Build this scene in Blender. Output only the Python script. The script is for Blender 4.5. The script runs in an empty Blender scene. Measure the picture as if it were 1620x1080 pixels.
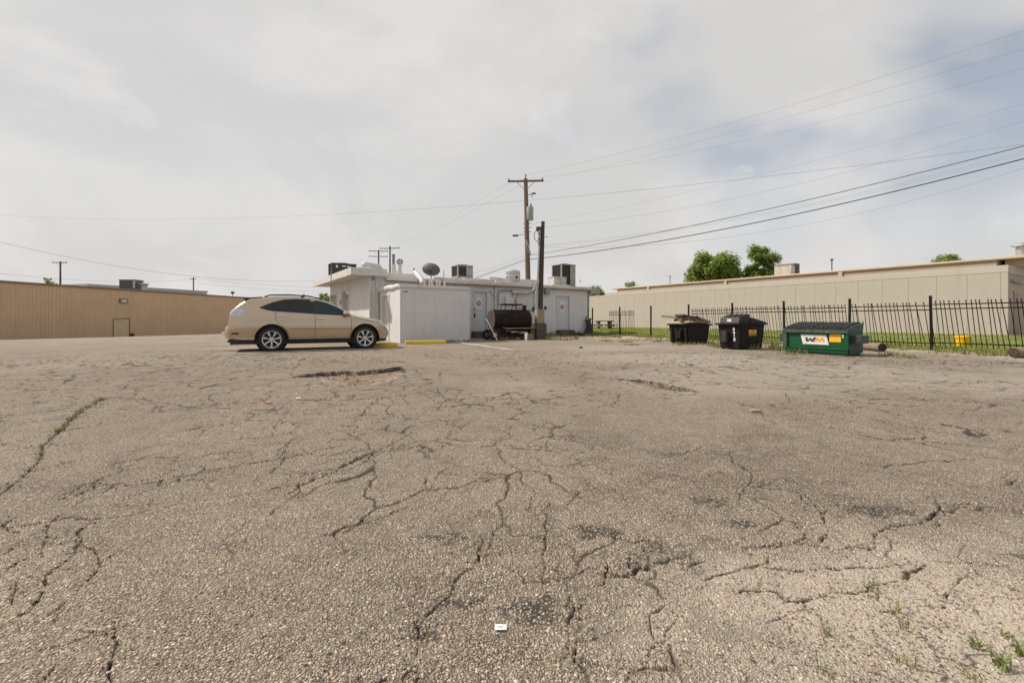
import bpy, bmesh, math, random
import numpy as np
from mathutils import Vector, Matrix

# ------------------------------------------------------------------ camera, sky, sun, exposure
SC = bpy.context.scene
COL = SC.collection
R = math.radians
CAM_H = 0.92
F = 720.0            # focal length in photo pixels (16 mm on 36 mm, 1620 wide)
CX, HY = 810.0, 505.0

cam_d = bpy.data.cameras.new('camera'); cam = bpy.data.objects.new('camera', cam_d); COL.objects.link(cam)
cam_d.sensor_width = 36; cam_d.lens = 16; cam_d.clip_end = 8000; cam_d.clip_start = 0.05
cam_d.shift_y = -(540 - HY) / 1620
cam.location = (0, 0, CAM_H); cam.rotation_euler = (R(90), 0, 0)
SC.camera = cam

SUN_H = Vector((-0.97, 0.24)).normalized(); SUN_EL = R(47)
sun_dir = Vector((SUN_H.x*math.cos(SUN_EL), SUN_H.y*math.cos(SUN_EL), math.sin(SUN_EL)))
w = bpy.data.worlds.new('World'); SC.world = w; w.use_nodes = True
nt = w.node_tree; N = nt.nodes; L = nt.links; N.clear()
def wn(t, **k):
    n = N.new(t)
    for a, b in k.items(): setattr(n, a, b)
    return n
out = wn('ShaderNodeOutputWorld'); bg = wn('ShaderNodeBackground'); bg.inputs['Strength'].default_value = 0.1
sky = wn('ShaderNodeTexSky'); sky.sky_type = 'NISHITA'; sky.sun_disc = False
sky.sun_elevation = SUN_EL; sky.sun_rotation = math.atan2(SUN_H.x, SUN_H.y); sky.dust_density = 1.2; sky.ozone_density = 0.6
tc = wn('ShaderNodeTexCoord'); sep = wn('ShaderNodeSeparateXYZ'); L.new(tc.outputs['Generated'], sep.inputs[0])
def wmath(op, a, b=None, c=None):
    n = wn('ShaderNodeMath', operation=op)
    for i, v in enumerate((a, b, c)):
        if v is None: continue
        if isinstance(v, (int, float)): n.inputs[i].default_value = v
        else: L.new(v, n.inputs[i])
    return n.outputs[0]
comb = wn('ShaderNodeCombineXYZ')
L.new(sep.outputs['X'], comb.inputs[0]); L.new(sep.outputs['Y'], comb.inputs[1]); L.new(wmath('MULTIPLY', sep.outputs['Z'], 1.9), comb.inputs[2])
def wnoise(scale, detail, rough, loc, dist=0.4, sc=(1, 1, 1)):
    m = wn('ShaderNodeMapping'); m.inputs['Location'].default_value = loc; m.inputs['Scale'].default_value = sc
    L.new(comb.outputs[0], m.inputs[0])
    n = wn('ShaderNodeTexNoise'); n.inputs['Scale'].default_value = scale; n.inputs['Detail'].default_value = detail
    n.inputs['Roughness'].default_value = rough; n.inputs['Distortion'].default_value = dist
    L.new(m.outputs[0], n.inputs['Vector']); return n.outputs['Fac']
def wramp(v, p0, p1):
    n = wn('ShaderNodeMapRange'); n.interpolation_type = 'SMOOTHSTEP'; L.new(v, n.inputs['Value'])
    n.inputs['From Min'].default_value = p0; n.inputs['From Max'].default_value = p1; return n.outputs[0]
SKY_A, SKY_B = (2.69, 16.95, 15.28), (5.10, 9.91, 8.99)
cover = wnoise(1.5, 4, 0.5, SKY_A, 0.2)
# thin cloud veil thickest on the sun side, opening towards the far side of the sky
side = wmath('MULTIPLY', sep.outputs['X'], -0.42)
veil = wramp(wmath('ADD', cover, wmath('ADD', side, 0.26)), 0.34, 0.62)
wisps = wnoise(3.0, 7, 0.55, SKY_B, 0.25)
wisp_f = wramp(wisps, 0.52, 0.70)
fac = wmath('MAXIMUM', wmath('MULTIPLY', veil, 0.96), wmath('MULTIPLY', wisp_f, 0.85))
haz = wramp(sep.outputs['Z'], 0.46, 0.05)
fac2 = wmath('MAXIMUM', fac, wmath('MULTIPLY', haz, 0.97)); fac2 = wmath('MAXIMUM', fac2, 0.44)
shade = wnoise(2.6, 6, 0.55, (7.0, 2.0, 1.0), 0.3)
lightcl = wmath('MAXIMUM', wramp(shade, 0.40, 0.72), wisp_f)
ccol = wn('ShaderNodeMix', data_type='RGBA'); L.new(lightcl, ccol.inputs['Factor'])
ccol.inputs[6].default_value = (5.85, 5.75, 5.68, 1); ccol.inputs[7].default_value = (6.7, 6.56, 6.46, 1)
mix = wn('ShaderNodeMix', data_type='RGBA'); L.new(fac2, mix.inputs['Factor'])
L.new(sky.outputs[0], mix.inputs[6]); L.new(ccol.outputs[2], mix.inputs[7])
L.new(mix.outputs[2], bg.inputs['Color']); L.new(bg.outputs[0], out.inputs['Surface'])

sun_d = bpy.data.lights.new('sun', 'SUN'); sun_d.energy = 4.2; sun_d.angle = R(1.2); sun_d.color = (1.0, 0.93, 0.83)
sun = bpy.data.objects.new('sun', sun_d); COL.objects.link(sun)
sun.rotation_euler = sun_dir.to_track_quat('Z', 'Y').to_euler(); sun.location = (-30, 8, 30)

SC.view_settings.view_transform = 'Standard'; SC.view_settings.look = 'None'
SC.view_settings.exposure = 0.2; SC.view_settings.gamma = 1.0; SC.view_settings.use_curve_mapping = False
SC.render.engine = 'CYCLES'; SC.cycles.use_denoising = True
SC.cycles.max_bounces = 6

rnd = random.Random(7)
nrng = np.random.default_rng(5)

# ------------------------------------------------------------------ helpers
def at(px, py, Y):               # photo pixel + distance -> point of the place
    return Vector(((px-CX)/F*Y, Y, CAM_H + (HY-py)/F*Y))
def gnd(px, py):                 # photo pixel -> point on the level lot
    Y = F*CAM_H/(py-HY); return Vector(((px-CX)/F*Y, Y, 0))
def along(px, P, d):             # distance along a plan line at which it is seen at column px
    r = (px-CX)/F; return (P[0]-r*P[1])/(r*d[1]-d[0])

def ground_z(x, y):
    t = np.clip((-np.asarray(x, float)-8.0)/35.0, 0, 1.4)
    s = np.where(t < .15, t*t/.3, t-.075)*1.05
    return -s*np.clip(.84+.02*(np.asarray(y, float)-38.5), .25, 1.7)
def gz(x, y): return float(ground_z(x, y))

MATS = {}
def mat(name, col, rough=0.7, metal=0.0, col2=None, nscale=4.0, ndetail=6, bump=0.0, bscale=60.0, lo=.35, hi=.65, coat=0.0, spec=.5,
        stretch=(1, 1, 1), streak=None, streak_scale=(3, 3, .25), streak_range=(.5, .75)):
    if name in MATS: return MATS[name]
    m = bpy.data.materials.new(name); m.use_nodes = True; t = m.node_tree; b = t.nodes['Principled BSDF']
    b.inputs['Base Color'].default_value = (*col, 1); b.inputs['Roughness'].default_value = rough; b.inputs['Metallic'].default_value = metal
    b.inputs['Coat Weight'].default_value = coat; b.inputs['Coat Roughness'].default_value = .05; b.inputs['Specular IOR Level'].default_value = spec
    tcn = t.nodes.new('ShaderNodeTexCoord')
    cur = None
    if col2 is not None:
        mp = t.nodes.new('ShaderNodeMapping'); mp.inputs['Scale'].default_value = stretch; t.links.new(tcn.outputs['Object'], mp.inputs[0])
        n = t.nodes.new('ShaderNodeTexNoise'); n.inputs['Scale'].default_value = nscale; n.inputs['Detail'].default_value = ndetail
        n.inputs['Roughness'].default_value = .65; t.links.new(mp.outputs[0], n.inputs['Vector'])
        mr = t.nodes.new('ShaderNodeMapRange'); mr.inputs['From Min'].default_value = lo; mr.inputs['From Max'].default_value = hi
        t.links.new(n.outputs['Fac'], mr.inputs['Value'])
        mx = t.nodes.new('ShaderNodeMix'); mx.data_type = 'RGBA'; t.links.new(mr.outputs[0], mx.inputs['Factor'])
        mx.inputs[6].default_value = (*col, 1); mx.inputs[7].default_value = (*col2, 1); cur = mx.outputs[2]
    if streak is not None:
        mp = t.nodes.new('ShaderNodeMapping'); mp.inputs['Scale'].default_value = streak_scale; t.links.new(tcn.outputs['Object'], mp.inputs[0])
        n = t.nodes.new('ShaderNodeTexNoise'); n.inputs['Scale'].default_value = 2.0; n.inputs['Detail'].default_value = 7
        n.inputs['Roughness'].default_value = .7; t.links.new(mp.outputs[0], n.inputs['Vector'])
        mr = t.nodes.new('ShaderNodeMapRange'); mr.inputs['From Min'].default_value = streak_range[0]; mr.inputs['From Max'].default_value = streak_range[1]
        t.links.new(n.outputs['Fac'], mr.inputs['Value'])
        mx = t.nodes.new('ShaderNodeMix'); mx.data_type = 'RGBA'; t.links.new(mr.outputs[0], mx.inputs['Factor'])
        if cur is not None: t.links.new(cur, mx.inputs[6])
        else: mx.inputs[6].default_value = (*col, 1)
        mx.inputs[7].default_value = (*streak, 1); cur = mx.outputs[2]
    if cur is not None: t.links.new(cur, b.inputs['Base Color'])
    if bump:
        n2 = t.nodes.new('ShaderNodeTexNoise'); n2.inputs['Scale'].default_value = bscale; n2.inputs['Detail'].default_value = 4
        t.links.new(tcn.outputs['Object'], n2.inputs['Vector'])
        bp = t.nodes.new('ShaderNodeBump'); bp.inputs['Strength'].default_value = bump; bp.inputs['Distance'].default_value = .02
        t.links.new(n2.outputs['Fac'], bp.inputs['Height']); t.links.new(bp.outputs[0], b.inputs['Normal'])
    MATS[name] = m; return m

mat('white_paint', (.62, .615, .615), .6, col2=(.55, .545, .545), nscale=1.2, bump=.15, bscale=30, streak=(.42, .39, .35), streak_scale=(1.6, 1.6, .5), streak_range=(.55, .9))
mat('white_trim', (.58, .56, .53), .6, col2=(.42, .38, .32), nscale=3.0, bump=.15, bscale=40, lo=.45, hi=.8)
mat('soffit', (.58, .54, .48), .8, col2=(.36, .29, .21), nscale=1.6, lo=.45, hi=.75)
mat('roof_white', (.55, .53, .50), .75, col2=(.34, .29, .24), nscale=1.6, bump=.3, bscale=12, lo=.42, hi=.72)
mat('door_paint', (.54, .54, .545), .5, col2=(.52, .52, .52), nscale=2.0, lo=.4, hi=.8)
mat('dark_gap', (.03, .03, .03), .9, col2=(.05, .045, .04), nscale=8)
mat('concrete', (.30, .27, .23), .9, col2=(.2, .18, .15), nscale=5, bump=.4, bscale=50)
mat('concrete_dark', (.12, .105, .09), .9, col2=(.07, .06, .05), nscale=5, bump=.4, bscale=50)
mat('tan_block', (.36, .28, .18), .9, col2=(.26, .2, .13), nscale=7, bump=.4, bscale=60)
mat('brown_metal', (.60, .425, .265), .55, col2=(.54, .38, .235), nscale=.5, streak=(.45, .31, .19), streak_scale=(1.2, 1.2, .12), streak_range=(.55, .9))
mat('brown_trim', (.24, .15, .09), .5, col2=(.2, .125, .075), nscale=2)
mat('tan_door', (.60, .46, .27), .5, col2=(.54, .41, .24), nscale=2)
mat('tan_wall', (.45, .40, .345), .85, col2=(.415, .365, .315), nscale=.9, bump=.12, bscale=40, streak=(.37, .32, .265), streak_scale=(1, 1, .35), streak_range=(.52, .85))
mat('tan_fascia', (.48, .43, .37), .7, col2=(.44, .39, .33), nscale=1.1)
mat('tan_trim', (.56, .44, .30), .6, col2=(.5, .39, .26), nscale=1.1)
mat('tan_recess', (.43, .345, .265), .85, col2=(.38, .30, .23), nscale=1.0)
mat('grey_metal', (.30, .31, .31), .45, .4, col2=(.22, .22, .22), nscale=3)
mat('ac_dark', (.045, .047, .05), .5, .3, col2=(.07, .07, .07), nscale=6)
mat('ac_beige', (.36, .34, .31), .5, .1, col2=(.28, .26, .24), nscale=3)
mat('ac_coil', (.075, .068, .06), .6, .4, col2=(.04, .036, .032), nscale=20)
mat('ac_green', (.13, .16, .15), .5, .2, col2=(.09, .11, .1), nscale=5)
mat('galv', (.5, .5, .49), .4, .6, col2=(.36, .35, .33), nscale=6)
mat('pipe_blue', (.2, .25, .29), .5, .3, col2=(.15, .17, .19), nscale=6)
mat('rust', (.2, .085, .045), .85, col2=(.33, .22, .16), nscale=9, bump=.3)
mat('dish_grey', (.12, .105, .09), .6, col2=(.09, .08, .07), nscale=5)
mat('wood_pole', (.2, .135, .08), .9, col2=(.12, .08, .05), nscale=6, stretch=(6, 6, .4), bump=.5, bscale=40)
mat('wood_grey', (.05, .042, .035), .95, spec=.2, col2=(.095, .08, .068), nscale=6, stretch=(6, 6, .4), bump=.5, bscale=40)
mat('wood_far', (.11, .08, .06), .9, col2=(.07, .05, .04), nscale=4)
mat('insulator', (.12, .09, .08), .3, col2=(.2, .17, .15), nscale=9)
mat('transformer_grey', (.36, .37, .35), .45, .1, col2=(.27, .28, .27), nscale=5, streak=(.2, .15, .1))
mat('black_wire', (.02, .02, .02), .6, col2=(.03, .03, .03), nscale=3)
mat('grey_wire', (.16, .16, .16), .6, col2=(.2, .2, .2), nscale=3)
mat('fence_black', (.006, .0055, .005), .55, spec=.2, col2=(.03, .02, .015), nscale=12, lo=.5, hi=.85)
mat('black_plastic', (.009, .008, .008), .6, spec=.18, col2=(.016, .013, .012), nscale=3, bump=.1, bscale=25, streak=(.035, .027, .023), streak_scale=(4, 4, .5), streak_range=(.52, .8))
mat('black_lid', (.018, .017, .019), .5, spec=.25, col2=(.04, .037, .037), nscale=4, bump=.15, bscale=30)
mat('green_paint', (.004, .085, .025), .45, spec=.3, col2=(.0035, .065, .02), nscale=3, bump=.08, bscale=18, streak=(.075, .06, .035), streak_scale=(5, 5, .8), streak_range=(.58, .86))
mat('green_worn', (.02, .065, .03), .6, col2=(.13, .12, .085), nscale=9, lo=.46, hi=.74)
mat('green_dark', (.012, .045, .035), .5, col2=(.02, .06, .05), nscale=5)
mat('label_yellow', (.86, .52, .01), .5, col2=(.72, .42, .01), nscale=12)
mat('label_white', (.72, .72, .72), .5, col2=(.62, .62, .61), nscale=9)
mat('label_orange', (.75, .30, .01), .5, col2=(.8, .38, .02), nscale=9)
mat('label_dark', (.02, .035, .02), .5, col2=(.03, .045, .03), nscale=9)
mat('sign_red', (.36, .035, .03), .5, col2=(.28, .03, .025), nscale=9)
mat('yellow_paint', (.72, .50, .02), .65, col2=(.5, .36, .06), nscale=6, bump=.3, lo=.45, hi=.85)
mat('line_paint', (.70, .68, .65), .8, col2=(.34, .295, .25), nscale=5.5, lo=.48, hi=.68, bump=.3)
mat('smoker_rust', (.013, .009, .008), .75, spec=.2, col2=(.026, .017, .014), nscale=4, bump=.25, bscale=30, streak=(.05, .031, .025), streak_range=(.55, .85))
mat('smoker_cap', (.06, .04, .033), .75, col2=(.075, .05, .042), nscale=5, bump=.25, bscale=30)
mat('smoker_black', (.012, .010, .010), .8, spec=.2, col2=(.05, .032, .026), nscale=8, bump=.25)
mat('tyre', (.018, .017, .017), .85, col2=(.03, .028, .026), nscale=14, bump=.3, bscale=90)
mat('chrome', (.7, .7, .7), .12, 1.0, col2=(.6, .6, .6), nscale=5)
mat('alloy', (.62, .61, .6), .25, .85, col2=(.5, .49, .48), nscale=8)
mat('alloy_dark', (.012, .012, .012), .6, col2=(.03, .03, .03), nscale=8)
mat('car_paint', (.52, .405, .285), .22, .55, col2=(.495, .385, .27), nscale=3, coat=1.0)
mat('car_black', (.014, .014, .014), .5, col2=(.022, .021, .02), nscale=9)
mat('car_seam', (.02, .016, .012), .8, col2=(.03, .024, .018), nscale=9)
mat('tail_lens', (.62, .62, .64), .08, .2, col2=(.42, .43, .46), nscale=7, coat=1.0)
mat('red_lens', (.16, .012, .01), .15, col2=(.11, .01, .01), nscale=9, coat=1.0)
mat('log_bark', (.27, .205, .145), .95, col2=(.15, .11, .075), nscale=9, bump=.8, bscale=30, stretch=(.6, 5, 5))
mat('log_end', (.07, .045, .03), .95, col2=(.03, .022, .016), nscale=9, bump=.6)
mat('bucket_yellow', (.86, .5, .01), .4, col2=(.75, .42, .01), nscale=7)
mat('bag_black', (.012, .012, .013), .2, col2=(.02, .02, .022), nscale=6, bump=.8, bscale=14, coat=.4)
mat('scrap_wood', (.30, .235, .175), .9, col2=(.12, .085, .06), nscale=8, stretch=(.5, 6, 6), bump=.4)
mat('scrap_dark', (.06, .045, .036), .9, col2=(.11, .085, .065), nscale=8, stretch=(.5, 6, 6), bump=.4)
mat('scrap_pale', (.55, .47, .35), .9, col2=(.4, .33, .24), nscale=8)
mat('foam_yellow', (.6, .36, .06), .9, col2=(.68, .55, .35), nscale=12)
mat('paper', (.74, .74, .74), .8, col2=(.62, .62, .62), nscale=25, bump=.3, bscale=80)
mat('red_litter', (.42, .07, .07), .6, col2=(.55, .25, .2), nscale=25)
mat('brick_chip', (.38, .28, .2), .9, col2=(.3, .2, .14), nscale=20, bump=.5)
mat('dead_stump', (.022, .02, .022), .8, col2=(.06, .055, .05), nscale=9, bump=.6, bscale=20)
mat('table_wood', (.13, .1, .075), .9, col2=(.2, .165, .13), nscale=6)
mat('path_pale', (.46, .41, .33), .9, col2=(.38, .33, .26), nscale=3, bump=.3)
mat('bark', (.09, .065, .045), .95, col2=(.05, .037, .026), nscale=5, bump=.6)
def leaf_mat(name, c1, c2, trans=.35):
    m = bpy.data.materials.new(name); m.use_nodes = True; t = m.node_tree; b = t.nodes['Principled BSDF']
    oi = t.nodes.new('ShaderNodeNewGeometry'); mx = t.nodes.new('ShaderNodeMix'); mx.data_type = 'RGBA'
    mx.inputs[6].default_value = (*c1, 1); mx.inputs[7].default_value = (*c2, 1)
    t.links.new(oi.outputs['Random Per Island'], mx.inputs['Factor']); t.links.new(mx.outputs[2], b.inputs['Base Color'])
    b.inputs['Roughness'].default_value = .6; b.inputs['Specular IOR Level'].default_value = .25
    tr = t.nodes.new('ShaderNodeBsdfTranslucent'); t.links.new(mx.outputs[2], tr.inputs['Color'])
    ms = t.nodes.new('ShaderNodeMixShader'); ms.inputs[0].default_value = trans
    t.links.new(b.outputs[0], ms.inputs[1]); t.links.new(tr.outputs[0], ms.inputs[2])
    t.links.new(ms.outputs[0], t.nodes['Material Output'].inputs['Surface']); MATS[name] = m; return m
leaf_mat('leaf', (.14, .21, .035), (.30, .37, .09), .45)
leaf_mat('leaf_light', (.13, .22, .05), (.26, .34, .09))
leaf_mat('grass_blade', (.17, .23, .035), (.36, .37, .09))
leaf_mat('weed_blade', (.12, .17, .04), (.36, .32, .13))
leaf_mat('weed_green', (.10, .16, .03), (.22, .26, .07))
leaf_mat('dry_blade', (.34, .26, .13), (.22, .2, .08), .2)
def glass_mat(name, col, rough=.03):
    m = bpy.data.materials.new(name); m.use_nodes = True; b = m.node_tree.nodes['Principled BSDF']
    b.inputs['Base Color'].default_value = (*col, 1); b.inputs['Roughness'].default_value = rough; b.inputs['Coat Weight'].default_value = .15
    b.inputs['Coat Roughness'].default_value = .02; b.inputs['Specular IOR Level'].default_value = .4
    t = m.node_tree; n = t.nodes.new('ShaderNodeTexNoise'); n.inputs['Scale'].default_value = 1.5
    bp = t.nodes.new('ShaderNodeBump'); bp.inputs['Strength'].default_value = .03; t.links.new(n.outputs['Fac'], bp.inputs['Height']); t.links.new(bp.outputs[0], b.inputs['Normal'])
    MATS[name] = m; return m
glass_mat('tinted_glass', (.008, .009, .010)); glass_mat('door_glass', (.010, .022, .024)); g_ = glass_mat('shop_glass', (.55, .57, .58)); g_.node_tree.nodes['Principled BSDF'].inputs['Metallic'].default_value = .75

class MB:
    def __init__(s): s.v = []; s.f = []
    def add(s, vs, fs):
        o = len(s.v); s.v += [tuple(v) for v in vs]; s.f += [tuple(i+o for i in f) for f in fs]; return s
    def box(s, x0, x1, y0, y1, z0, z1, M=None):
        vs = [Vector((x, y, z)) for x in (x0, x1) for y in (y0, y1) for z in (z0, z1)]
        if M is not None: vs = [M @ v for v in vs]
        return s.add(vs, [(0, 1, 3, 2), (4, 6, 7, 5), (0, 4, 5, 1), (2, 3, 7, 6), (0, 2, 6, 4), (1, 5, 7, 3)])
    def prism(s, poly, a0, a1, axis='y'):
        n = len(poly)
        def P(p, a): return {'y': (p[0], a, p[1]), 'x': (a, p[0], p[1]), 'z': (p[0], p[1], a)}[axis]
        vs = [P(p, a0) for p in poly] + [P(p, a1) for p in poly]
        return s.add(vs, [tuple(range(n)), tuple(range(2*n-1, n-1, -1))] + [(i, i+n, (i+1) % n+n, (i+1) % n) for i in range(n)])
    def tube(s, pts, r, n=8, cap=True):
        pts = [Vector(p) for p in pts]; rs = r if isinstance(r, (list, tuple)) else [r]*len(pts)
        o = len(s.v); m = len(pts); prev = None
        for i, p in enumerate(pts):
            d = (pts[min(i+1, m-1)]-pts[max(i-1, 0)]).normalized()
            up = Vector((0, 0, 1)) if abs(d.z) < .9 else Vector((1, 0, 0))
            if prev is not None:
                u = (prev-d*prev.dot(d)).normalized()
            else: u = d.cross(up).normalized()
            prev = u; v = d.cross(u)
            for k in range(n):
                a = 2*math.pi*k/n; s.v.append(tuple(p+(u*math.cos(a)+v*math.sin(a))*rs[i]))
        for i in range(m-1):
            for k in range(n):
                s.f.append((o+i*n+k, o+i*n+(k+1) % n, o+(i+1)*n+(k+1) % n, o+(i+1)*n+k))
        if cap:
            s.f.append(tuple(o+k for k in range(n-1, -1, -1))); s.f.append(tuple(o+(m-1)*n+k for k in range(n)))
        return s
    def lathe(s, prof, n=20, M=None, cap=True):      # prof: (radius, z)
        o = len(s.v)
        for r_, z in prof:
            for k in range(n):
                a = 2*math.pi*k/n; p = Vector((r_*math.cos(a), r_*math.sin(a), z)); s.v.append(tuple(M @ p if M is not None else p))
        for i in range(len(prof)-1):
            for k in range(n): s.f.append((o+i*n+k, o+i*n+(k+1) % n, o+(i+1)*n+(k+1) % n, o+(i+1)*n+k))
        if cap:
            s.f.append(tuple(o+k for k in range(n-1, -1, -1))); s.f.append(tuple(o+(len(prof)-1)*n+k for k in range(n)))
        return s
    def mesh(s, name, material, bevel=0, smooth=False, seg=2):
        me = bpy.data.meshes.new(name); me.from_pydata(s.v, [], s.f)
        bm = bmesh.new(); bm.from_mesh(me)
        bmesh.ops.recalc_face_normals(bm, faces=bm.faces)
        if bevel:
            es = [e for e in bm.edges if len(e.link_faces) == 2 and e.calc_face_angle(0) > .6]
            bmesh.ops.bevel(bm, geom=es, offset=bevel, segments=seg, affect='EDGES', profile=.6, clamp_overlap=True)
        bm.to_mesh(me); bm.free()
        me.materials.append(MATS[material])
        if smooth:
            me.polygons.foreach_set('use_smooth', [True]*len(me.polygons))
            try: me.set_sharp_from_angle(angle=R(38))
            except Exception: pass
        return me
    def build(s, name, material, parent=None, bevel=0, smooth=False, loc=None, rotz=0):
        return link(name, s.mesh(name, material, bevel, smooth), parent, loc, rotz)

def link(name, me, parent=None, loc=None, rotz=0):
    o = bpy.data.objects.new(name, me); COL.objects.link(o)
    if parent is not None: o.parent = parent
    if loc is not None: o.location = loc
    if rotz: o.rotation_euler.z = rotz
    return o
def tag(o, label, cat, group=None, kind=None):
    o['label'] = label
    if cat: o['category'] = cat
    if group: o['group'] = group
    if kind: o['kind'] = kind
    return o
def thing(name, label, cat, loc=(0, 0, 0), rotz=0, group=None):
    o = bpy.data.objects.new(name, None); COL.objects.link(o); o.location = loc; o.rotation_euler.z = rotz
    o.empty_display_size = .2
    return tag(o, label, cat, group)
def struct(o): o['kind'] = 'structure'; return o
def text_mesh(body, size, material, name='lettering', ext=.002, shear=0.0, bold=.0):
    cu = bpy.data.curves.new(name, 'FONT'); cu.body = body; cu.size = size; cu.extrude = ext; cu.align_x = 'CENTER'; cu.align_y = 'CENTER'
    cu.offset = bold; cu.shear = shear
    ob = bpy.data.objects.new(name, cu); COL.objects.link(ob)
    dg = bpy.context.evaluated_depsgraph_get(); me = bpy.data.meshes.new_from_object(ob.evaluated_get(dg))
    bpy.data.objects.remove(ob); me.materials.clear(); me.materials.append(MATS[material]); return me
def wall_boxes(mb, axis, length, z0, z1, thick, holes, a0=0.0):
    """wall from a0 to length along x (axis 'x', y 0..thick) or along y (axis 'y', x 0..thick) with rectangular holes (p0,p1,zlo,zhi)"""
    cuts = sorted(set([a0, length]+[h for q in holes for h in q[:2]]))
    for p, q in zip(cuts[:-1], cuts[1:]):
        segs = [(z0, z1)]
        for (h0, h1, l, u) in holes:
            if h0 <= p+1e-6 and h1 >= q-1e-6:
                segs = [(z0, l), (u, z1)]
        for (l, u) in segs:
            if u-l < 1e-3: continue
            if axis == 'x': mb.box(p, q, 0, thick, l, u)
            else: mb.box(0, thick, p, q, l, u)
    return mb

# ------------------------------------------------------------------ noise for the ground
def hash2(ix, iy, k):
    h = (ix.astype(np.int64)*374761393 + iy.astype(np.int64)*668265263 + k*1442695041) & 0xffffffff
    h = ((h ^ (h >> 13))*1274126177) & 0xffffffff
    return ((h ^ (h >> 16)) & 0xffffff)/float(0xffffff)
def vnoise(x, y, k=0):
    ix = np.floor(x); iy = np.floor(y); fx = x-ix; fy = y-iy; fx = fx*fx*(3-2*fx); fy = fy*fy*(3-2*fy)
    a = hash2(ix, iy, k); b = hash2(ix+1, iy, k); c = hash2(ix, iy+1, k); d = hash2(ix+1, iy+1, k)
    return (a*(1-fx)+b*fx)*(1-fy)+(c*(1-fx)+d*fx)*fy
def fbm(x, y, k=0, o=4):
    t = 0; a = .5; s = 0
    for i in range(o): t = t+a*vnoise(x*2**i, y*2**i, k+i*17); s += a; a *= .55
    return t/s
def worley_edge(x, y, k):
    ix = np.floor(x); iy = np.floor(y); f1 = np.full(x.shape, 9.); f2 = np.full(x.shape, 9.)
    for dx in (-1, 0, 1):
        for dy in (-1, 0, 1):
            cx = ix+dx; cy = iy+dy
            px = cx+hash2(cx, cy, k); py = cy+hash2(cx, cy, k+9)
            d = np.hypot(px-x, py-y); f2 = np.minimum(f2, np.maximum(f1, d)); f1 = np.minimum(f1, d)
    return f2-f1
def sstep(a, b, t): t = np.clip((t-a)/(b-a), 0, 1); return t*t*(3-2*t)

# ------------------------------------------------------------------ layout lines of the place
U = Vector((0.836, 0.548)).normalized()           # along the white building's front
V = Vector((-U.y, U.x))                           # into the white building
RZ = math.atan2(U.y, U.x)
FP = Vector((12.5, 13.55)); FD = Vector((-0.463, 0.886)).normalized()    # fence line
WP = Vector((26.7, 24.5)); WD = Vector((-0.526, 0.85)).normalized()      # tan building wall

# ------------------------------------------------------------------ ground
CR = []
def crack(x0, pts, wd): CR.append(([(x0+a/2.25, 600+b/2.25) for a, b in pts], wd))
crack(0, [(370, 65), (330, 90), (290, 110), (245, 150), (210, 185), (180, 215), (150, 235), (148, 265), (135, 292), (100, 330), (60, 365), (0, 410), (-60, 440)], 1.25)
crack(0, [(1215, 233), (1080, 265), (995, 285), (870, 300), (760, 325), (650, 345), (560, 362), (430, 380), (380, 385), (330, 395)], .8)
crack(0, [(1030, 215), (1015, 255), (992, 283)], .8)
crack(0, [(1215, 320), (1120, 355), (1060, 385), (1015, 415)], 1.0)
crack(0, [(330, 505), (275, 545), (290, 575), (240, 640), (165, 700), (165, 735), (105, 825), (50, 855), (0, 890)], 1.0)
crack(0, [(290, 595), (340, 605), (360, 670), (330, 700), (250, 780), (190, 835), (100, 890)], .8)
crack(0, [(460, 600), (380, 640)], .7)
crack(0, [(275, 895), (340, 905), (405, 915), (420, 940), (400, 990), (385, 1050), (405, 1085)], .9)
crack(0, [(200, 1020), (145, 1085)], .9)
crack(0, [(0, 635), (70, 580)], .8); crack(0, [(0, 690), (60, 655), (130, 620)], .7); crack(0, [(60, 720), (45, 800)], .9)
crack(0, [(410, 850), (410, 915)], .6); crack(0, [(215, 480), (165, 530), (165, 560), (145, 605)], .6)
crack(0, [(80, 540), (40, 545), (10, 520), (60, 490)], .9); crack(0, [(100, 330), (180, 310), (270, 290)], .6)
crack(0, [(330, 395), (250, 420), (180, 430)], .7); crack(0, [(350, 350), (330, 395)], .7)
crack(540, [(520, 560), (490, 600), (490, 640), (450, 670), (405, 710), (385, 765), (310, 830), (275, 870), (268, 960), (272, 1020), (262, 1085)], 1.0)
crack(540, [(240, 450), (150, 490), (60, 520), (0, 550)], .9)
crack(540, [(950, 650), (935, 720)], 1.1); crack(540, [(1120, 570), (1040, 580), (960, 560)], .8); crack(540, [(1030, 630), (1020, 730)], .8)
crack(540, [(1215, 810), (1130, 920), (1090, 980)], .8); crack(540, [(840, 925), (828, 1000)], .8); crack(540, [(720, 740), (722, 560), (740, 430)], .5)
crack(540, [(1040, 1000), (1010, 1085)], 1.0); crack(540, [(300, 350), (305, 390)], .8); crack(540, [(950, 890), (890, 925)], .8)
crack(540, [(260, 180), (210, 215), (130, 260), (60, 285), (0, 310)], .7); crack(540, [(130, 65), (70, 130)], .7)
crack(540, [(870, 770), (840, 820), (780, 800)], .6)
crack(1080, [(0, 665), (50, 645), (90, 630)], 1.1)
crack(1080, [(180, 590), (310, 592), (355, 580), (480, 590), (500, 560), (520, 535)], 1.0)
crack(1080, [(550, 605), (590, 585), (685, 588), (680, 545), (740, 520), (830, 515), (930, 455), (980, 440), (1080, 440)], .9)
crack(1080, [(60, 700), (160, 675), (300, 640), (310, 610)], 1.0)
crack(1080, [(290, 655), (420, 668), (520, 655), (700, 655), (760, 640), (830, 645)], 1.1)
crack(1080, [(180, 755), (210, 735), (330, 740), (370, 775), (490, 760), (530, 740), (650, 738), (685, 710), (790, 700), (800, 670), (890, 640)], 1.5)
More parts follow.
